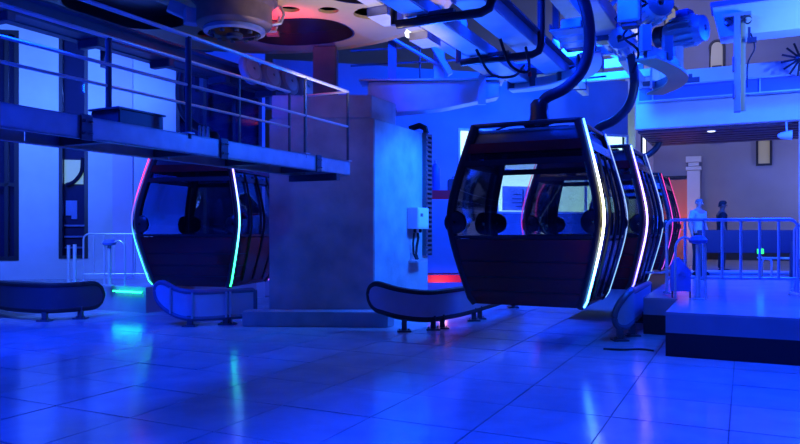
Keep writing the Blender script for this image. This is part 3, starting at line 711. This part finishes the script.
def cabin(label, leds, side, t, s, z=.55, drz=0., band='cabin_red'):
    """side = +1 when the hanger bows out towards local +x. leds = material per corner (nr, fr, nl, fl)"""
    h = hall('gondola_cabin', label, 'gondola', t, s, z, 'gondola cabins in the station'); h.rotation_euler[2] = AX+drz
    # stacked lower panels
    lv = [.0, .2, .40, .62, .93]
    for k in range(4):
        a, b = lv[k], lv[k+1]-.012
        inn = .004*(k % 2)
        rings = [rring(q, inn) for q in zs(a, b, 3)] + [rring(q, .05) for q in (b, a+.03)]
        MB().loft(rings, capa=(k == 0), capb=(k == 0)).build('body_panel', 'cabin_red', h, smooth=True)
        if k: MB().loft([rring(a-.012, .012), rring(a, .012)], False, False).build('panel_joint', 'cabin_dark', h)
    MB().loft([rring(.93, .0), rring(.97, .0), rring(.97, .06), rring(.93, .06)], False, False).build('window_sill', 'cabin_dark', h)
    MB().loft([rring(.10, .07), rring(.14, .07)]).build('cabin_floor', 'steel_dark', h)
    # glass on four sides, one pane each
    for face in range(4):
        mb = MB(); rg = []
        for q in zs(.95, 1.98, 9):
            hx, hy = interp(PX, q)-.018, interp(PY, q)-.018; c = .06
            pts = [(-hx+c, -hy), (hx-c, -hy)] if face == 0 else [(hx, -hy+c), (hx, hy-c)] if face == 1 else [(hx-c, hy), (-hx+c, hy)] if face == 2 else [(-hx, hy-c), (-hx, -hy+c)]
            rg.append([(*pts[0], q), (*pts[1], q)])
        vs = [p for r in rg for p in r]; mb.add(vs, [(2*i, 2*i+1, 2*i+3, 2*i+2) for i in range(len(rg)-1)])
        mb.build('window_pane', 'cabin_glass', h, smooth=True)
    # header bars and roof
    MB().loft([rring(1.95, .0), rring(2.03, .0), rring(2.03, .06), rring(1.95, .06)], False, False).build('header_bar', 'cabin_dark', h)
    MB().loft([rring(2.03, .03), rring(2.13, .03)], False, False).build('vent_glass', 'dark_pane', h)
    MB().loft([rring(2.13, .0), rring(2.20, .0), rring(2.27, .0), rring(2.27, .06), rring(2.13, .06)], False, False).build('header_panel', band, h)
    MB().loft([rring(2.27, .05), rring(2.40, .06), rring(2.47, .12), rring(2.49, .3)]).build('roof', 'cabin_roof', h, smooth=True)
    for sy in (-1, 1):
        MB().tube([corner(2.53, -1, sy), corner(2.53, 1, sy)], .035, 8).build('roof_rail', 'cabin_dark', h, smooth=True)
        MB().tube(smooth_path([(-.5, sy*.5, 2.5), (-.2, sy*.55, 2.56), (.1, sy*.5, 2.52), (.4, sy*.56, 2.55)]), .016, 6).build('roof_hose', 'black_rubber', h, smooth=True)
    for sx in (-1, 1):
        MB().tube([corner(2.5, sx, -1), corner(2.5, sx, 1)], .03, 8).build('roof_rail', 'cabin_dark', h, smooth=True)
        for sy in (-1, 1):
            MB().tube([corner(q, sx, sy, -.025) for q in ZS], .07, 10).build('corner_post', 'cabin_dark', h, smooth=True)
            # rounded dark guard at the belly of each post
            MB().lathe([(.02, -.05), (.12, -.045), (.165, -.02), (.165, .02), (.12, .045), (.02, .05)], 18, ((interp(PX, 1.2)-.13)*sx, (interp(PY, 1.2)-.05)*sy, 1.16), 'y').build('belly_guard', 'cabin_dark', h, smooth=True)
            m = leds[(0 if sy < 0 else 1)+(0 if sx > 0 else 2)]
            if m: MB().tube([corner(q, sx, sy, .052) for q in ZS], .014 if m in ('led_main', 'led_violet', 'led_left') else .009, 6).build('led_strip', m, h, smooth=True)
        # door leaves on the long sides
        for y0, y1 in ((-.52, -.01), (.01, .52)):
            for yy in (y0, y1):
                MB().tube([((interp(PX, q)+.012)*sx, yy*(interp(PY, q)/.985), q) for q in ZS[1:-2]], .022, 6).build('door_stile', 'cabin_dark', h, smooth=True)
            mb = MB(); vs = []
            for q in zs(.06, .9, 5):
                vs += [((interp(PX, q)+.012)*sx, y0*.95, q), ((interp(PX, q)+.012)*sx, y1*.95, q)]
            mb.add(vs, [(2*i, 2*i+1, 2*i+3, 2*i+2) for i in range(5)]).build('door_panel', 'cabin_red', h, smooth=True)
    # benches against both ends
    for sy in (-1, 1):
        b = MB().box((0, sy*.62, .52), (1.5, .42, .10)).build('bench', 'seat', h, bevel=.03)
        MB().box((0, sy*.58, .31), (1.3, .30, .34)).build('bench_box', 'cabin_dark', b)
        for x in (-.45, .45): MB().box((x, sy*.82, .76), (.62, .08, .40), rx=-sy*.12).build('seat_back', 'seat', b, bevel=.03)
    # hanger arm and grip
    MB().lathe([(.20, 2.46), (.20, 2.56), (.135, 2.60), (.135, 2.92), (.09, 2.98)], 16).build('hanger_mount', 'cabin_dark', h, smooth=True)
    MB().box((0, 0, 2.54), (.9, .16, .06)).box((0, 0, 2.54), (.16, 1.1, .06)).build('roof_cross', 'cabin_dark', h)
    k = side
    arm = smooth_path([(0, 0, 2.84), (.10*k, 0, 3.0), (.38*k, 0, 3.12), (.62*k, 0, 3.35), (.73*k, 0, 3.7), (.70*k, 0, 4.15), (.58*k, 0, 4.5), (.38*k, 0, 4.68)], 5)
    MB().tube(arm, .085, 10).build('hanger_arm', 'hanger_steel', h, smooth=True)
    gp = MB().box((.25*k, 0, 4.68), (.4, .34, .16)).build('grip', 'steel_dark', h, bevel=.02)
    for y in (-.22, .22): MB().lathe([(.09, -.03), (.09, .03)], 14, (.15*k, y, 4.8), 'x').build('grip_roller', 'black_rubber', gp, smooth=True)
    return h
T0 = -2.73
cabin('dark red gondola cabin with a white LED edge, nearest of the row', ('led_main', 'led_cool', None, 'led_cool'), 1, T0, 10.23)
cabin('second gondola cabin of the row with a violet-white LED edge', ('led_violet', 'led_cool', 'led_pink', None), 1, T0+.16, 13.62, drz=-.03)
cabin('farthest gondola cabin of the row with pink LED edges', ('led_pink', 'led_pink', None, None), 1, T0-.02, 20.3, drz=-.02)
cabin('lone gondola cabin under the footbridge with red, green and violet LED edges', ('led_left', 'led_pink', 'led_redgreen', None), -1, -9.41, 10.75, drz=.2)

# ---------------------------------------------------------------- cabin guide rails
def guide(label, pts, zb, zt, tips, legs, ribs=(), edge='black_rubber', panel='guide_panel'):
    """vertical guide panel along pts (x,y,lift); tips=(start,end) True where the end is a rounded tip"""
    path = smooth_path([(x, y, q) for x, y, q in pts], 8); N = len(path)
    t = thing('guide_rail', label, 'guide rail', (path[N//2].x, path[N//2].y, 0))
    L = [0]
    for a, b in zip(path, path[1:]): L.append(L[-1]+math.hypot(b.x-a.x, b.y-a.y))
    hm = (zt-zb)/2; zc = (zt+zb)/2; R = hm*1.1
    def half(i):
        f = 1.
        for flag, dist in ((tips[0], L[i]), (tips[1], L[-1]-L[i])):
            if flag and dist < R: f = min(f, math.sqrt(max(0, 1-((R-dist)/R)**2)))
        return hm*f
    def nrm(i):
        v = path[min(i+1, N-1)]-path[max(i-1, 0)]; v.z = 0; v.normalize(); return Vector((-v.y, v.x, 0))
    loc = Vector((t.location.x, t.location.y, 0)); th = .035
    top = []; bot = []; rings = []
    for i, p in enumerate(path):
        hh = max(half(i), .012); b_ = Vector((p.x, p.y, 0))-loc; n_ = nrm(i); z = zc+p.z
        rings.append([b_-n_*th+Vector((0, 0, z-hh)), b_+n_*th+Vector((0, 0, z-hh)), b_+n_*th+Vector((0, 0, z+hh)), b_-n_*th+Vector((0, 0, z+hh))])
        top.append(b_+Vector((0, 0, z+hh))); bot.append(b_+Vector((0, 0, z-hh)))
    MB().loft(rings).build('panel', panel, t, smooth=True)
    MB().tube(top+bot[::-1], .05, 8, closed=True).build('rubber_edge', edge, t, smooth=True)
    for i in ribs:
        k = int(i*(N-1)); b_ = Vector((path[k].x, path[k].y, 0))-loc; n_ = nrm(k)
        for s_ in (1, -1): MB().bar(b_+n_*th*s_*1.3+Vector((0, 0, zc+path[k].z-half(k))), b_+n_*th*s_*1.3+Vector((0, 0, zc+path[k].z+half(k))), .05, .03).build('rib', 'galv', t)
    for i in legs:
        k = int(i*(N-1)); b_ = Vector((path[k].x, path[k].y, 0))-loc
        lg = MB().box((b_.x, b_.y, (zb+.05)/2), (.08, .08, zb+.05)).build('leg', 'steel_dark', t)
        MB().box((b_.x, b_.y, .012), (.22, .18, .024)).build('foot_plate', 'steel_dark', lg)
        for q in (-.07, .07): MB().lathe([(.014, .024), (.014, .045)], 6, (b_.x+q, b_.y, 0)).build('bolt', 'galv', lg)
    return t
guide('curved guide rail with a rounded tip between the column and the first cabin',
      [(-.50, 11.28, .17), (-.30, 11.12, .13), (.02, 11.03, .05), (.43, 11.14, .0), (.83, 11.55, 0), (1.18, 12.1, 0), (1.75, 13.25, 0), (2.6, 15.0, 0)], .18, .60, (True, False), (.31, .47, .52, .75, .80, .95))
guide('curved guide rail with a raised tip under the lone left cabin',
      [(-4.10, 11.75, .24), (-3.96, 11.70, .17), (-3.7, 11.66, .04), (-3.4, 11.64, 0), (-2.95, 11.84, 0), (-2.52, 12.12, 0)], .13, .56, (True, False), (.55, .80, .84), (.33, .58, .8, .84), 'blue_lit_edge')
guide('long dark curved guide rail at the left edge beside the platform',
      [(-9.6, 14.6, 0), (-7.7, 13.2, 0), (-6.9, 12.55, 0), (-6.24, 12.3, 0), (-5.85, 12.5, 0), (-5.52, 13.0, 0)], .18, .62, (False, True), (.18, .62, .86), (), 'black_rubber', 'guide_dark')
guide('guide rail with an upturned leaf-shaped tip beside the right platform',
      [(3.10, 10.12, -.04), (3.24, 10.15, .03), (3.38, 10.28, .10), (3.48, 10.5, .10), (3.60, 10.9, .04), (*st(-1.62, 12)[:2], 0), (*st(-1.62, 14)[:2], 0)], .14, .60, (True, False), (.12, .55, .9), (), 'blue_lit_edge')

# ---------------------------------------------------------------- railings and posts
def barrier(label, loc, rz, w, h, n, mats='rail_steel', r=.024, z0=.28):
    t = thing('crowd_barrier', label, 'barrier', loc, rz)
    c = .12
    def cor(cx, cz, a0): return [(cx+c*math.cos(a0+k*PI/8), 0, cz+c*math.sin(a0+k*PI/8)) for k in range(5)]
    loop = [(-w/2, 0, .02), (-w/2, 0, h-c-.01)]+cor(-w/2+c, h-c, PI/2)[::-1]+cor(w/2-c, h-c, 0)[::-1]+[(w/2, 0, h-c-.01), (w/2, 0, .02)]
    MB().tube(loop, r, 8).build('frame', mats, t, smooth=True)
    MB().tube([(-w/2, 0, z0), (w/2, 0, z0)], r*.9, 8).build('lower_rail', mats, t, smooth=True)
    for k in range(1, n+1):
        x = -w/2+w*k/(n+1); MB().tube([(x, 0, z0), (x, 0, h)], r*.9, 6).build('bar', mats, t, smooth=True)
    for x in (-w/2+.02, w/2-.02): MB().tube([(x, -.28, .02), (x, -.22, .05), (x, .22, .05), (x, .28, .02)], r*.8, 6).build('foot', mats, t, smooth=True)
    return t
barrier('blue-lit steel crowd barrier on the right platform', ((731.5-400)/700*11, 11.0, PZ), -.14, 1.95, 1.2, 6)
barrier('steel crowd barrier cut off by the right edge of the photo', (7.35, 11.35, PZ), -.3, 1.7, 1.12, 5)
barrier('thin steel barrier on the left platform behind the posts', (-5.75, 14.35, .5), .05, 1.45, 1.02, 6, r=.018, z0=.2)
def stanchion(label, loc, hgt, hook, r=.035, rz=0):
    t = thing('stanchion', label, 'post', loc, rz)
    MB().tube([(0, 0, 0), (0, 0, hgt)], r, 10).build('post', 'rail_steel', t, smooth=True)
    MB().lathe([(.09, 0), (.09, .015), (.05, .03)], 14).build('base_plate', 'galv', t, smooth=True)
    if hook:
        MB().lathe([(.03, -.03), (.12, -.01), (.135, .03), (.09, .085), (.02, .10)], 18, (0, 0, hgt)).build('rounded_head', 'blue_paint', t, smooth=True)
        MB().tube(smooth_path([(-.09, 0, hgt+.03), (-.22, 0, hgt+.07), (-.32, 0, hgt-.02), (-.34, 0, hgt-.2), (-.34, 0, .02)]), .018, 8).build('hoop', 'rail_steel', t, smooth=True)
        MB().tube([(.09, 0, hgt), (.11, 0, hgt-.1), (.11, 0, .02)], .018, 8).build('side_tube', 'rail_steel', t, smooth=True)
    return t
stanchion('steel post with a rounded blue head in front of the right barrier', (4.45, 10.45, PZ), .86, True)
stanchion('thick steel post on the left platform, left of the pair', (-6.62, 13.98, .5), .80, False, .032)
stanchion('thick steel post on the left platform, right of the pair', (-6.32, 13.6, .5), .82, False, .034)
stanchion('steel post with a rounded blue head on the left platform', (-5.72, 13.78, .5), .82, True, rz=PI*.94)
sg = thing('sign_board', 'blue peaked board with a round emblem leaning by the right barrier', 'board', (4.30, 10.72, PZ), -.15)
pts = [(-.15, .10), (.15, .10), (.15, .42), (.07, .50), (-.02, .62), (-.08, .62), (-.15, .50)]
MB().loft([[(x, 0, z) for x, z in pts], [(x, .035, z) for x, z in pts]]).build('panel', 'sign_blue', sg, bevel=.006)
MB().lathe([(.045, -.008), (.045, 0)], 16, (.02, 0, .34), 'y').build('round_emblem', 'steel_dark', sg); MB().lathe([(.022, -.014), (.022, -.008)], 12, (.02, 0, .34), 'y').build('emblem_centre', 'blue_paint', sg)
for x in (-.12, .14): MB().bar((x, .02, 0), (x, .02, .10), .03, .02).build('foot', 'steel_dark', sg)
MB().tube([(-.15, .02, .4), (-.3, .02, .38), (-.5, .1, .38)], .014, 6).build('arm', 'rail_steel', sg, smooth=True)

# things farther back on the right platform
bp = thing('barrier_board', 'wide plain blue board standing behind the right crowd barrier', 'board', ((746-400)/700*14.6, 14.6, PZ), -.1)
MB().box((0, 0, .80), (1.95, .05, .48)).build('panel', 'board_blue', bp, bevel=.008)
for x in (-.9, .9): MB().box((x, 0, .4), (.05, .06, .8)).box((x, 0, .015), (.06, .5, .03)).build('leg', 'steel_dark', bp)
ex = thing('exit_light', 'small glowing green light on the blue board', 'light', ((760-400)/700*14.5, 14.48, PZ+.50), -.1)
MB().box((0, 0, .10), (.12, .04, .10)).build('lit_face', 'green_light', ex, bevel=.006); MB().box((0, .03, .10), (.14, .03, .12)).build('housing', 'steel_dark', ex)
cc = thing('bench', 'pale tubular bench at the right edge behind the barrier', 'bench', (8.4, 15.2, PZ), -.1)
for x in (-.4, .4): MB().tube(smooth_path([(x, -.2, 0), (x, -.2, .34), (x, -.1, .4), (x, .2, .4), (x, .28, .3), (x, .28, 0)], 4), .022, 6).build('leg_frame', 'rail_steel', cc, smooth=True)
for y in (-.1, .02, .14): MB().box((0, y, .43), (1.1, .1, .03)).build('seat_slat', 'white_paint', cc)
lo = thing('floor_plate', 'pale low plate on the platform beneath the blue board', 'plate', (8.2, 16.6, PZ), -.1)
MB().box((0, 0, .03), (3.4, .8, .06)).build('plate', 'white_paint', lo, bevel=.01); MB().box((0, -.405, .03), (3.4, .012, .03)).build('edge_strip', 'galv', lo)

# ---------------------------------------------------------------- fascia, soffit, beams upper right
FA = 17.6
fa = hall('trim_2', 'broad white fascia band across the upper right', 'fascia', -2.35, FA, 4.02, kind='structure')
MB().box((6, .15, .66), (12, .3, 1.32)).build('fascia_panel', 'white_paint', fa, bevel=.01)
so = hall('trim_3', 'purple-brown slatted soffit under the white fascia', 'soffit', -2.35, FA+.3, 4.05, kind='structure')
for k in range(7): MB().box((6, .25+k*.46, -.03), (12, .30, .07)).build('slat', 'slat_wood', so)
MB().box((6, 1.65, .05), (12, 3.3, .04)).build('backing', 'dark_trim', so)
dl = MB().lathe([(.09, 0), (.09, -.02), (.05, -.03)], 16).build('downlight', 'lit_white', smooth=True); dl.location = st(-.72, FA+.9, 4.0); tag(dl, 'small round downlight in the slatted soffit', 'downlight')
MB().lathe([(.12, .0), (.12, -.012), (.09, -.014)], 16).build('trim_ring', 'white_paint', dl)
ib = hall('runway_beam', 'blue steel runway beam in front of the white fascia', 'beam', -2.2, 17.1, 4.55)
MB().box((6, 0, .18), (12, .04, .30)).build('web', 'blue_paint', ib); MB().box((6, 0, .02), (12, .22, .03)).build('flange', 'steel_paint', ib); MB().box((6, 0, .345), (12, .22, .03)).build('flange', 'steel_paint', ib)
for k in range(5): MB().box((.3+k*2.2, .02, .18), (.03, .2, .30)).build('stiffener', 'steel_paint', ib)
MB().box((.7, -.1, .42), (1.2, .1, .10)).box((1.1, -.1, .5), (.1, .1, .1)).build('trolley', 'steel_dark', ib)
cp = hall('trim_4', 'white box beam in the upper right corner', 'beam', -.37, 13.0, 4.86, kind='structure')
MB().add([(-.12, 0, .52), (0, 0, 0), (8, 0, 0), (8, 0, .52), (-.12, .5, .52), (0, .5, 0), (8, .5, 0), (8, .5, .52)], [(0,1,2,3), (7,6,5,4), (0,4,5,1), (1,5,6,2), (2,6,7,3), (3,7,4,0)]).build('box_beam', 'white_paint', cp)
MB().box((4, .25, .56), (8.3, .6, .07)).build('top_plate', 'blue_paint', cp)
hb = hall('hanging_bracket', 'pale steel post hanging from the corner box beam', 'bracket', -.11, 12.92, 3.55)
MB().box((0, 0, .82), (.10, .14, 1.62)).build('post', 'steel_paint', hb, bevel=.006)
MB().box((.09, .04, .78), (.07, .08, 1.5)).build('rack_strip', 'cream', hb)
MB().box((0, 0, 1.62), (.42, .16, .05)).build('top_plate', 'steel_paint', hb)
for x in (-.14, .16): MB().lathe([(.06, -.05), (.06, .05)], 14, (x, -.02, 1.52), 'y').build('roller', 'steel_dark', hb, smooth=True)
MB().box((.22, 0, 1.18), (.14, .1, .08)).box((.18, 0, 1.3), (.04, .04, .2)).build('limit_switch', 'steel_dark', hb)
for z in (.35, .8): MB().box((-.055, -.02, z), (.03, .18, .22)).build('clamp', 'blue_paint', hb)
MB().tube(smooth_path([(.2, 0, 1.3), (.26, 0, 1.05), (.16, 0, .8), (.15, 0, .4)]), .012, 6).build('wire', 'black_rubber', hb, smooth=True)
fan = hall('fan', 'dark fan with radiating blades at the upper right edge', 'fan', 1.04, 16.7, 5.16); fan.scale = (.85, 1, .85)
for k in range(14):
    a = 2*PI*k/14+.1; MB().bar((.06*math.cos(a), 0, .06*math.sin(a)), (.42*math.cos(a), .05, .42*math.sin(a)), .05, .012, up=(0, 1, 0)).build('blade', 'cabin_dark', fan)
MB().lathe([(.02, -.08), (.10, -.06), (.10, .08)], 16, axis='y').build('hub', 'cabin_dark', fan, smooth=True)
MB().box((0, .2, -.2), (.06, .3, .06)).build('wall_arm', 'steel_dark', fan)
sc_ = hall('spotlight', 'white cone spotlight under the fascia at the right edge', 'spotlight', .83, 17.4, 3.66)
MB().lathe([(.03, -.18), (.07, -.12), (.11, .1), (.02, .08)], 16, axis='x').build('shade', 'white_paint', sc_, smooth=True); MB().tube([(0, 0, .05), (0, .3, .34)], .02, 6).build('arm', 'white_paint', sc_)
pi2 = hall('trim_5', 'pale pillar at the right edge carrying the fascia', 'pillar', 1.08, 17.75, PZ, kind='structure')
MB().box((.2, 0, 1.73), (.4, .3, 3.46)).build('shaft', 'white_paint', pi2, bevel=.01); MB().box((.2, 0, .06), (.5, .4, .12)).build('base', 'white_paint', pi2)

# red-beamed rack behind the column
rk = thing('storage_rack', 'storage rack with red beams between the column and the first cabin', 'rack', (1.05, 16.9, 0), .1)
for x in (-.75, .75):
    for y in (-.3, .3): MB().box((x, y, 1.5), (.07, .07, 3.0)).build('upright', 'blue_paint', rk)
for z in (.45, 2.45): 
    for y in (-.32, .32): MB().box((0, y, z), (1.5, .05, .18)).build('shelf_beam', 'red_paint', rk)
    MB().box((0, 0, z+.05), (1.5, .58, .03)).build('shelf', 'galv', rk)
bxs = thing('gas_bottle', 'slim blue cylinder standing on the upper shelf of the red rack', 'cylinder', (.85, 16.85, 2.52))
MB().lathe([(.11, 0), (.12, .03), (.12, .55), (.06, .66), (.03, .68)], 16).build('body', 'blue_paint', bxs, smooth=True); MB().lathe([(.03, .68), (.03, .76)], 8).build('valve', 'rail_steel', bxs)
tl = thing('tool_case', 'dark tool case on the upper shelf of the red rack', 'case', (1.35, 16.9, 2.52))
MB().box((0, 0, .15), (.4, .3, .3)).build('body', 'steel_dark', tl, bevel=.02); MB().tube([(-.1, 0, .3), (-.08, 0, .36), (.08, 0, .36), (.1, 0, .3)], .012, 6).build('handle', 'black_rubber', tl)
cdl = MB().tube(smooth_path([(2.72, 9.36, .012), (2.95, 9.30, .012), (3.2, 9.34, .012), (3.34, 9.22, .012)]), .013, 6).build('floor_cable', 'black_rubber', smooth=True)
tag(cdl, 'black cable lying on the floor beside the right platform corner', 'cable')

# ---------------------------------------------------------------- people
def skin(name, verts, edges, m, parent, root=0, sub=2):
    me = bpy.data.meshes.new(name); me.from_pydata([v[:3] for v in verts], edges, []); me.update()
    o = bpy.data.objects.new(name, me); COL.objects.link(o); o.parent = parent
    md = o.modifiers.new('skin', 'SKIN'); md.use_smooth_shade = True
    for i, v in enumerate(verts):
        sv = me.skin_vertices[0].data[i]; rr = v[3]; sv.radius = rr if isinstance(rr, tuple) else (rr, rr); sv.use_root = (i == root)
    o.modifiers.new('sub', 'SUBSURF').levels = sub; o.modifiers['sub'].render_levels = sub
    me.materials.append(MATS[m]); return o
def person(label, loc, rz, skinm, shirt, trous, hairm, bald, hgt=1.72, arms=((.24, .05), (.24, .05))):
    p = thing('person', label, 'person', loc, rz); k = hgt/1.72; p.scale = (k, k, k)
    # body faces local -y. one continuous figure: legs, trunk, arms, neck, head
    V = [(0, 0, .95, (.15, .11)), (0, 0, 1.12, (.145, .10)), (0, .01, 1.30, (.165, .115)), (0, .01, 1.43, (.12, .085)), (0, 0, 1.50, .052), (0, -.015, 1.56, .055), (0, -.02, 1.63, (.075, .092)), (0, -.01, 1.69, (.05, .062))]
    E = [(i, i+1) for i in range(7)]
    for sx in (-1, 1):
        n = len(V); V += [(.09*sx, 0, .86, .088), (.10*sx, -.01, .50, .058), (.105*sx, .02, .10, .040), (.11*sx, -.09, .04, .035), (.115*sx, -.15, .03, .028)]
        E += [(0, n), (n, n+1), (n+1, n+2), (n+2, n+3), (n+3, n+4)]
        a = arms[0 if sx < 0 else 1]; n = len(V)
        V += [(.185*sx, .01, 1.41, .058), (a[0]*sx, .03, 1.14, .043), ((a[0]+.01)*sx, -a[1], .91, .030), ((a[0]+.01)*sx, -a[1]-.01, .86, (.034, .02))]
        E += [(3, n), (n, n+1), (n+1, n+2), (n+2, n+3)]
    body = skin('body', V, E, skinm, p)
    hw, hd = (.070, .090) if bald else (.078, .098)
    # clothing
    T = [(0, 0, .84, (.165, .13)), (0, 0, .95, (.172, .135)), (0, 0, 1.12, (.16, .12)), (0, .01, 1.30, (.18, .13)), (0, .01, 1.43, (.135, .095)), (0, .0, 1.475, .066)]
    TE = [(i, i+1) for i in range(5)]
    for sx in (-1, 1):
        a = arms[0 if sx < 0 else 1]; n = len(T); T += [(.185*sx, .01, 1.405, .072), ((a[0]*.85+.03)*sx, .025, 1.22, .062)]; TE += [(4, n), (n, n+1)]
    skin('shirt', T, TE, shirt, p)
    L = [(0, 0, 1.04, (.165, .128)), (0, 0, .90, (.168, .13))]; LE = [(0, 1)]
    for sx in (-1, 1):
        n = len(L); L += [(.095*sx, 0, .80, .105), (.10*sx, -.01, .50, .074), (.105*sx, .02, .08, .06)]; LE += [(1, n), (n, n+1), (n+1, n+2)]
    skin('trousers', L, LE, trous, p)
    for sx in (-1, 1):
        MB().loft([[(.11*sx+.055*math.cos(q*PI/6)*f, -.06+.14*math.sin(q*PI/6)*f, z) for q in range(12)] for z, f in ((0, 1), (.04, 1), (.075, .75), (.085, .4))]).build('shoe', 'black_cloth', p, smooth=True)
        a = arms[0 if sx < 0 else 1]; hx, hy = (a[0]+.01)*sx, -a[1]-.01
        for f in range(4): MB().tube([(hx, hy-.03+.02*f, .85), (hx-.004*sx, hy-.034+.02*f, .80), (hx-.016*sx, hy-.034+.02*f, (.765, .755, .76, .775)[f])], [.010, .009, .007], 6).build('finger', skinm, p, smooth=True)
        MB().tube([(hx-.01*sx, hy-.04, .88), (hx-.025*sx, hy-.065, .845), (hx-.03*sx, hy-.07, .815)], [.012, .010, .008], 6).build('thumb', skinm, p, smooth=True)
        MB().lathe([(.005, -.01), (.022, -.005), (.024, .01), (.008, .014)], 10, (.088*sx, .0, 1.625), 'x').build('ear', skinm, p, smooth=True)
        MB().lathe([(.004, -.01), (.010, -.004), (.004, .004)], 8, (.032*sx, -.104, 1.635), 'y').build('eye', 'eye', p, smooth=True)
    MB().loft([[(-.012, -.10, 1.645), (.012, -.10, 1.645), (0, -.108, 1.648)], [(-.018, -.095, 1.60), (.018, -.095, 1.60), (0, -.132, 1.602)]]).build('nose', skinm, p, smooth=True)
    MB().box((0, -.103, 1.577), (.045, .012, .010)).build('mouth', 'red_paint' if False else 'skin_dark', p)
    rings = []
    for q in range(8):                      # cap of hair: reaches lower at the back than at the brow
        f = q/7; r = math.cos(f*PI/2*.97); ring = []
        for w in range(18):
            a = w*2*PI/18; back = .5+.5*math.sin(a)
            zlow = (1.665 if bald else 1.675)-(.05 if bald else .09)*back
            top = 1.722 if bald else 1.745
            ring.append((hw*r**.6*math.cos(a), -.012+hd*r**.6*math.sin(a), zlow+(top-zlow)*math.sin(f*PI/2)))
        rings.append(ring)
    MB().loft(rings).build('hair', hairm, p, smooth=True)
    return p
pz1 = 16.2
person('person in a pale blue shirt and dark trousers standing behind the right barrier', ((698.5-400)/700*pz1, pz1, PZ), .55, 'skin', 'shirt_blue', 'trousers', 'hair_grey', True, 1.76, ((.27, .04), (.27, .06)))
pz2 = 17.2
person('person in black with dark hair turned to the right behind the barrier', ((722-400)/700*pz2, pz2, PZ), 1.35, 'skin_dark', 'black_cloth', 'trousers', 'hair', False, 1.74)
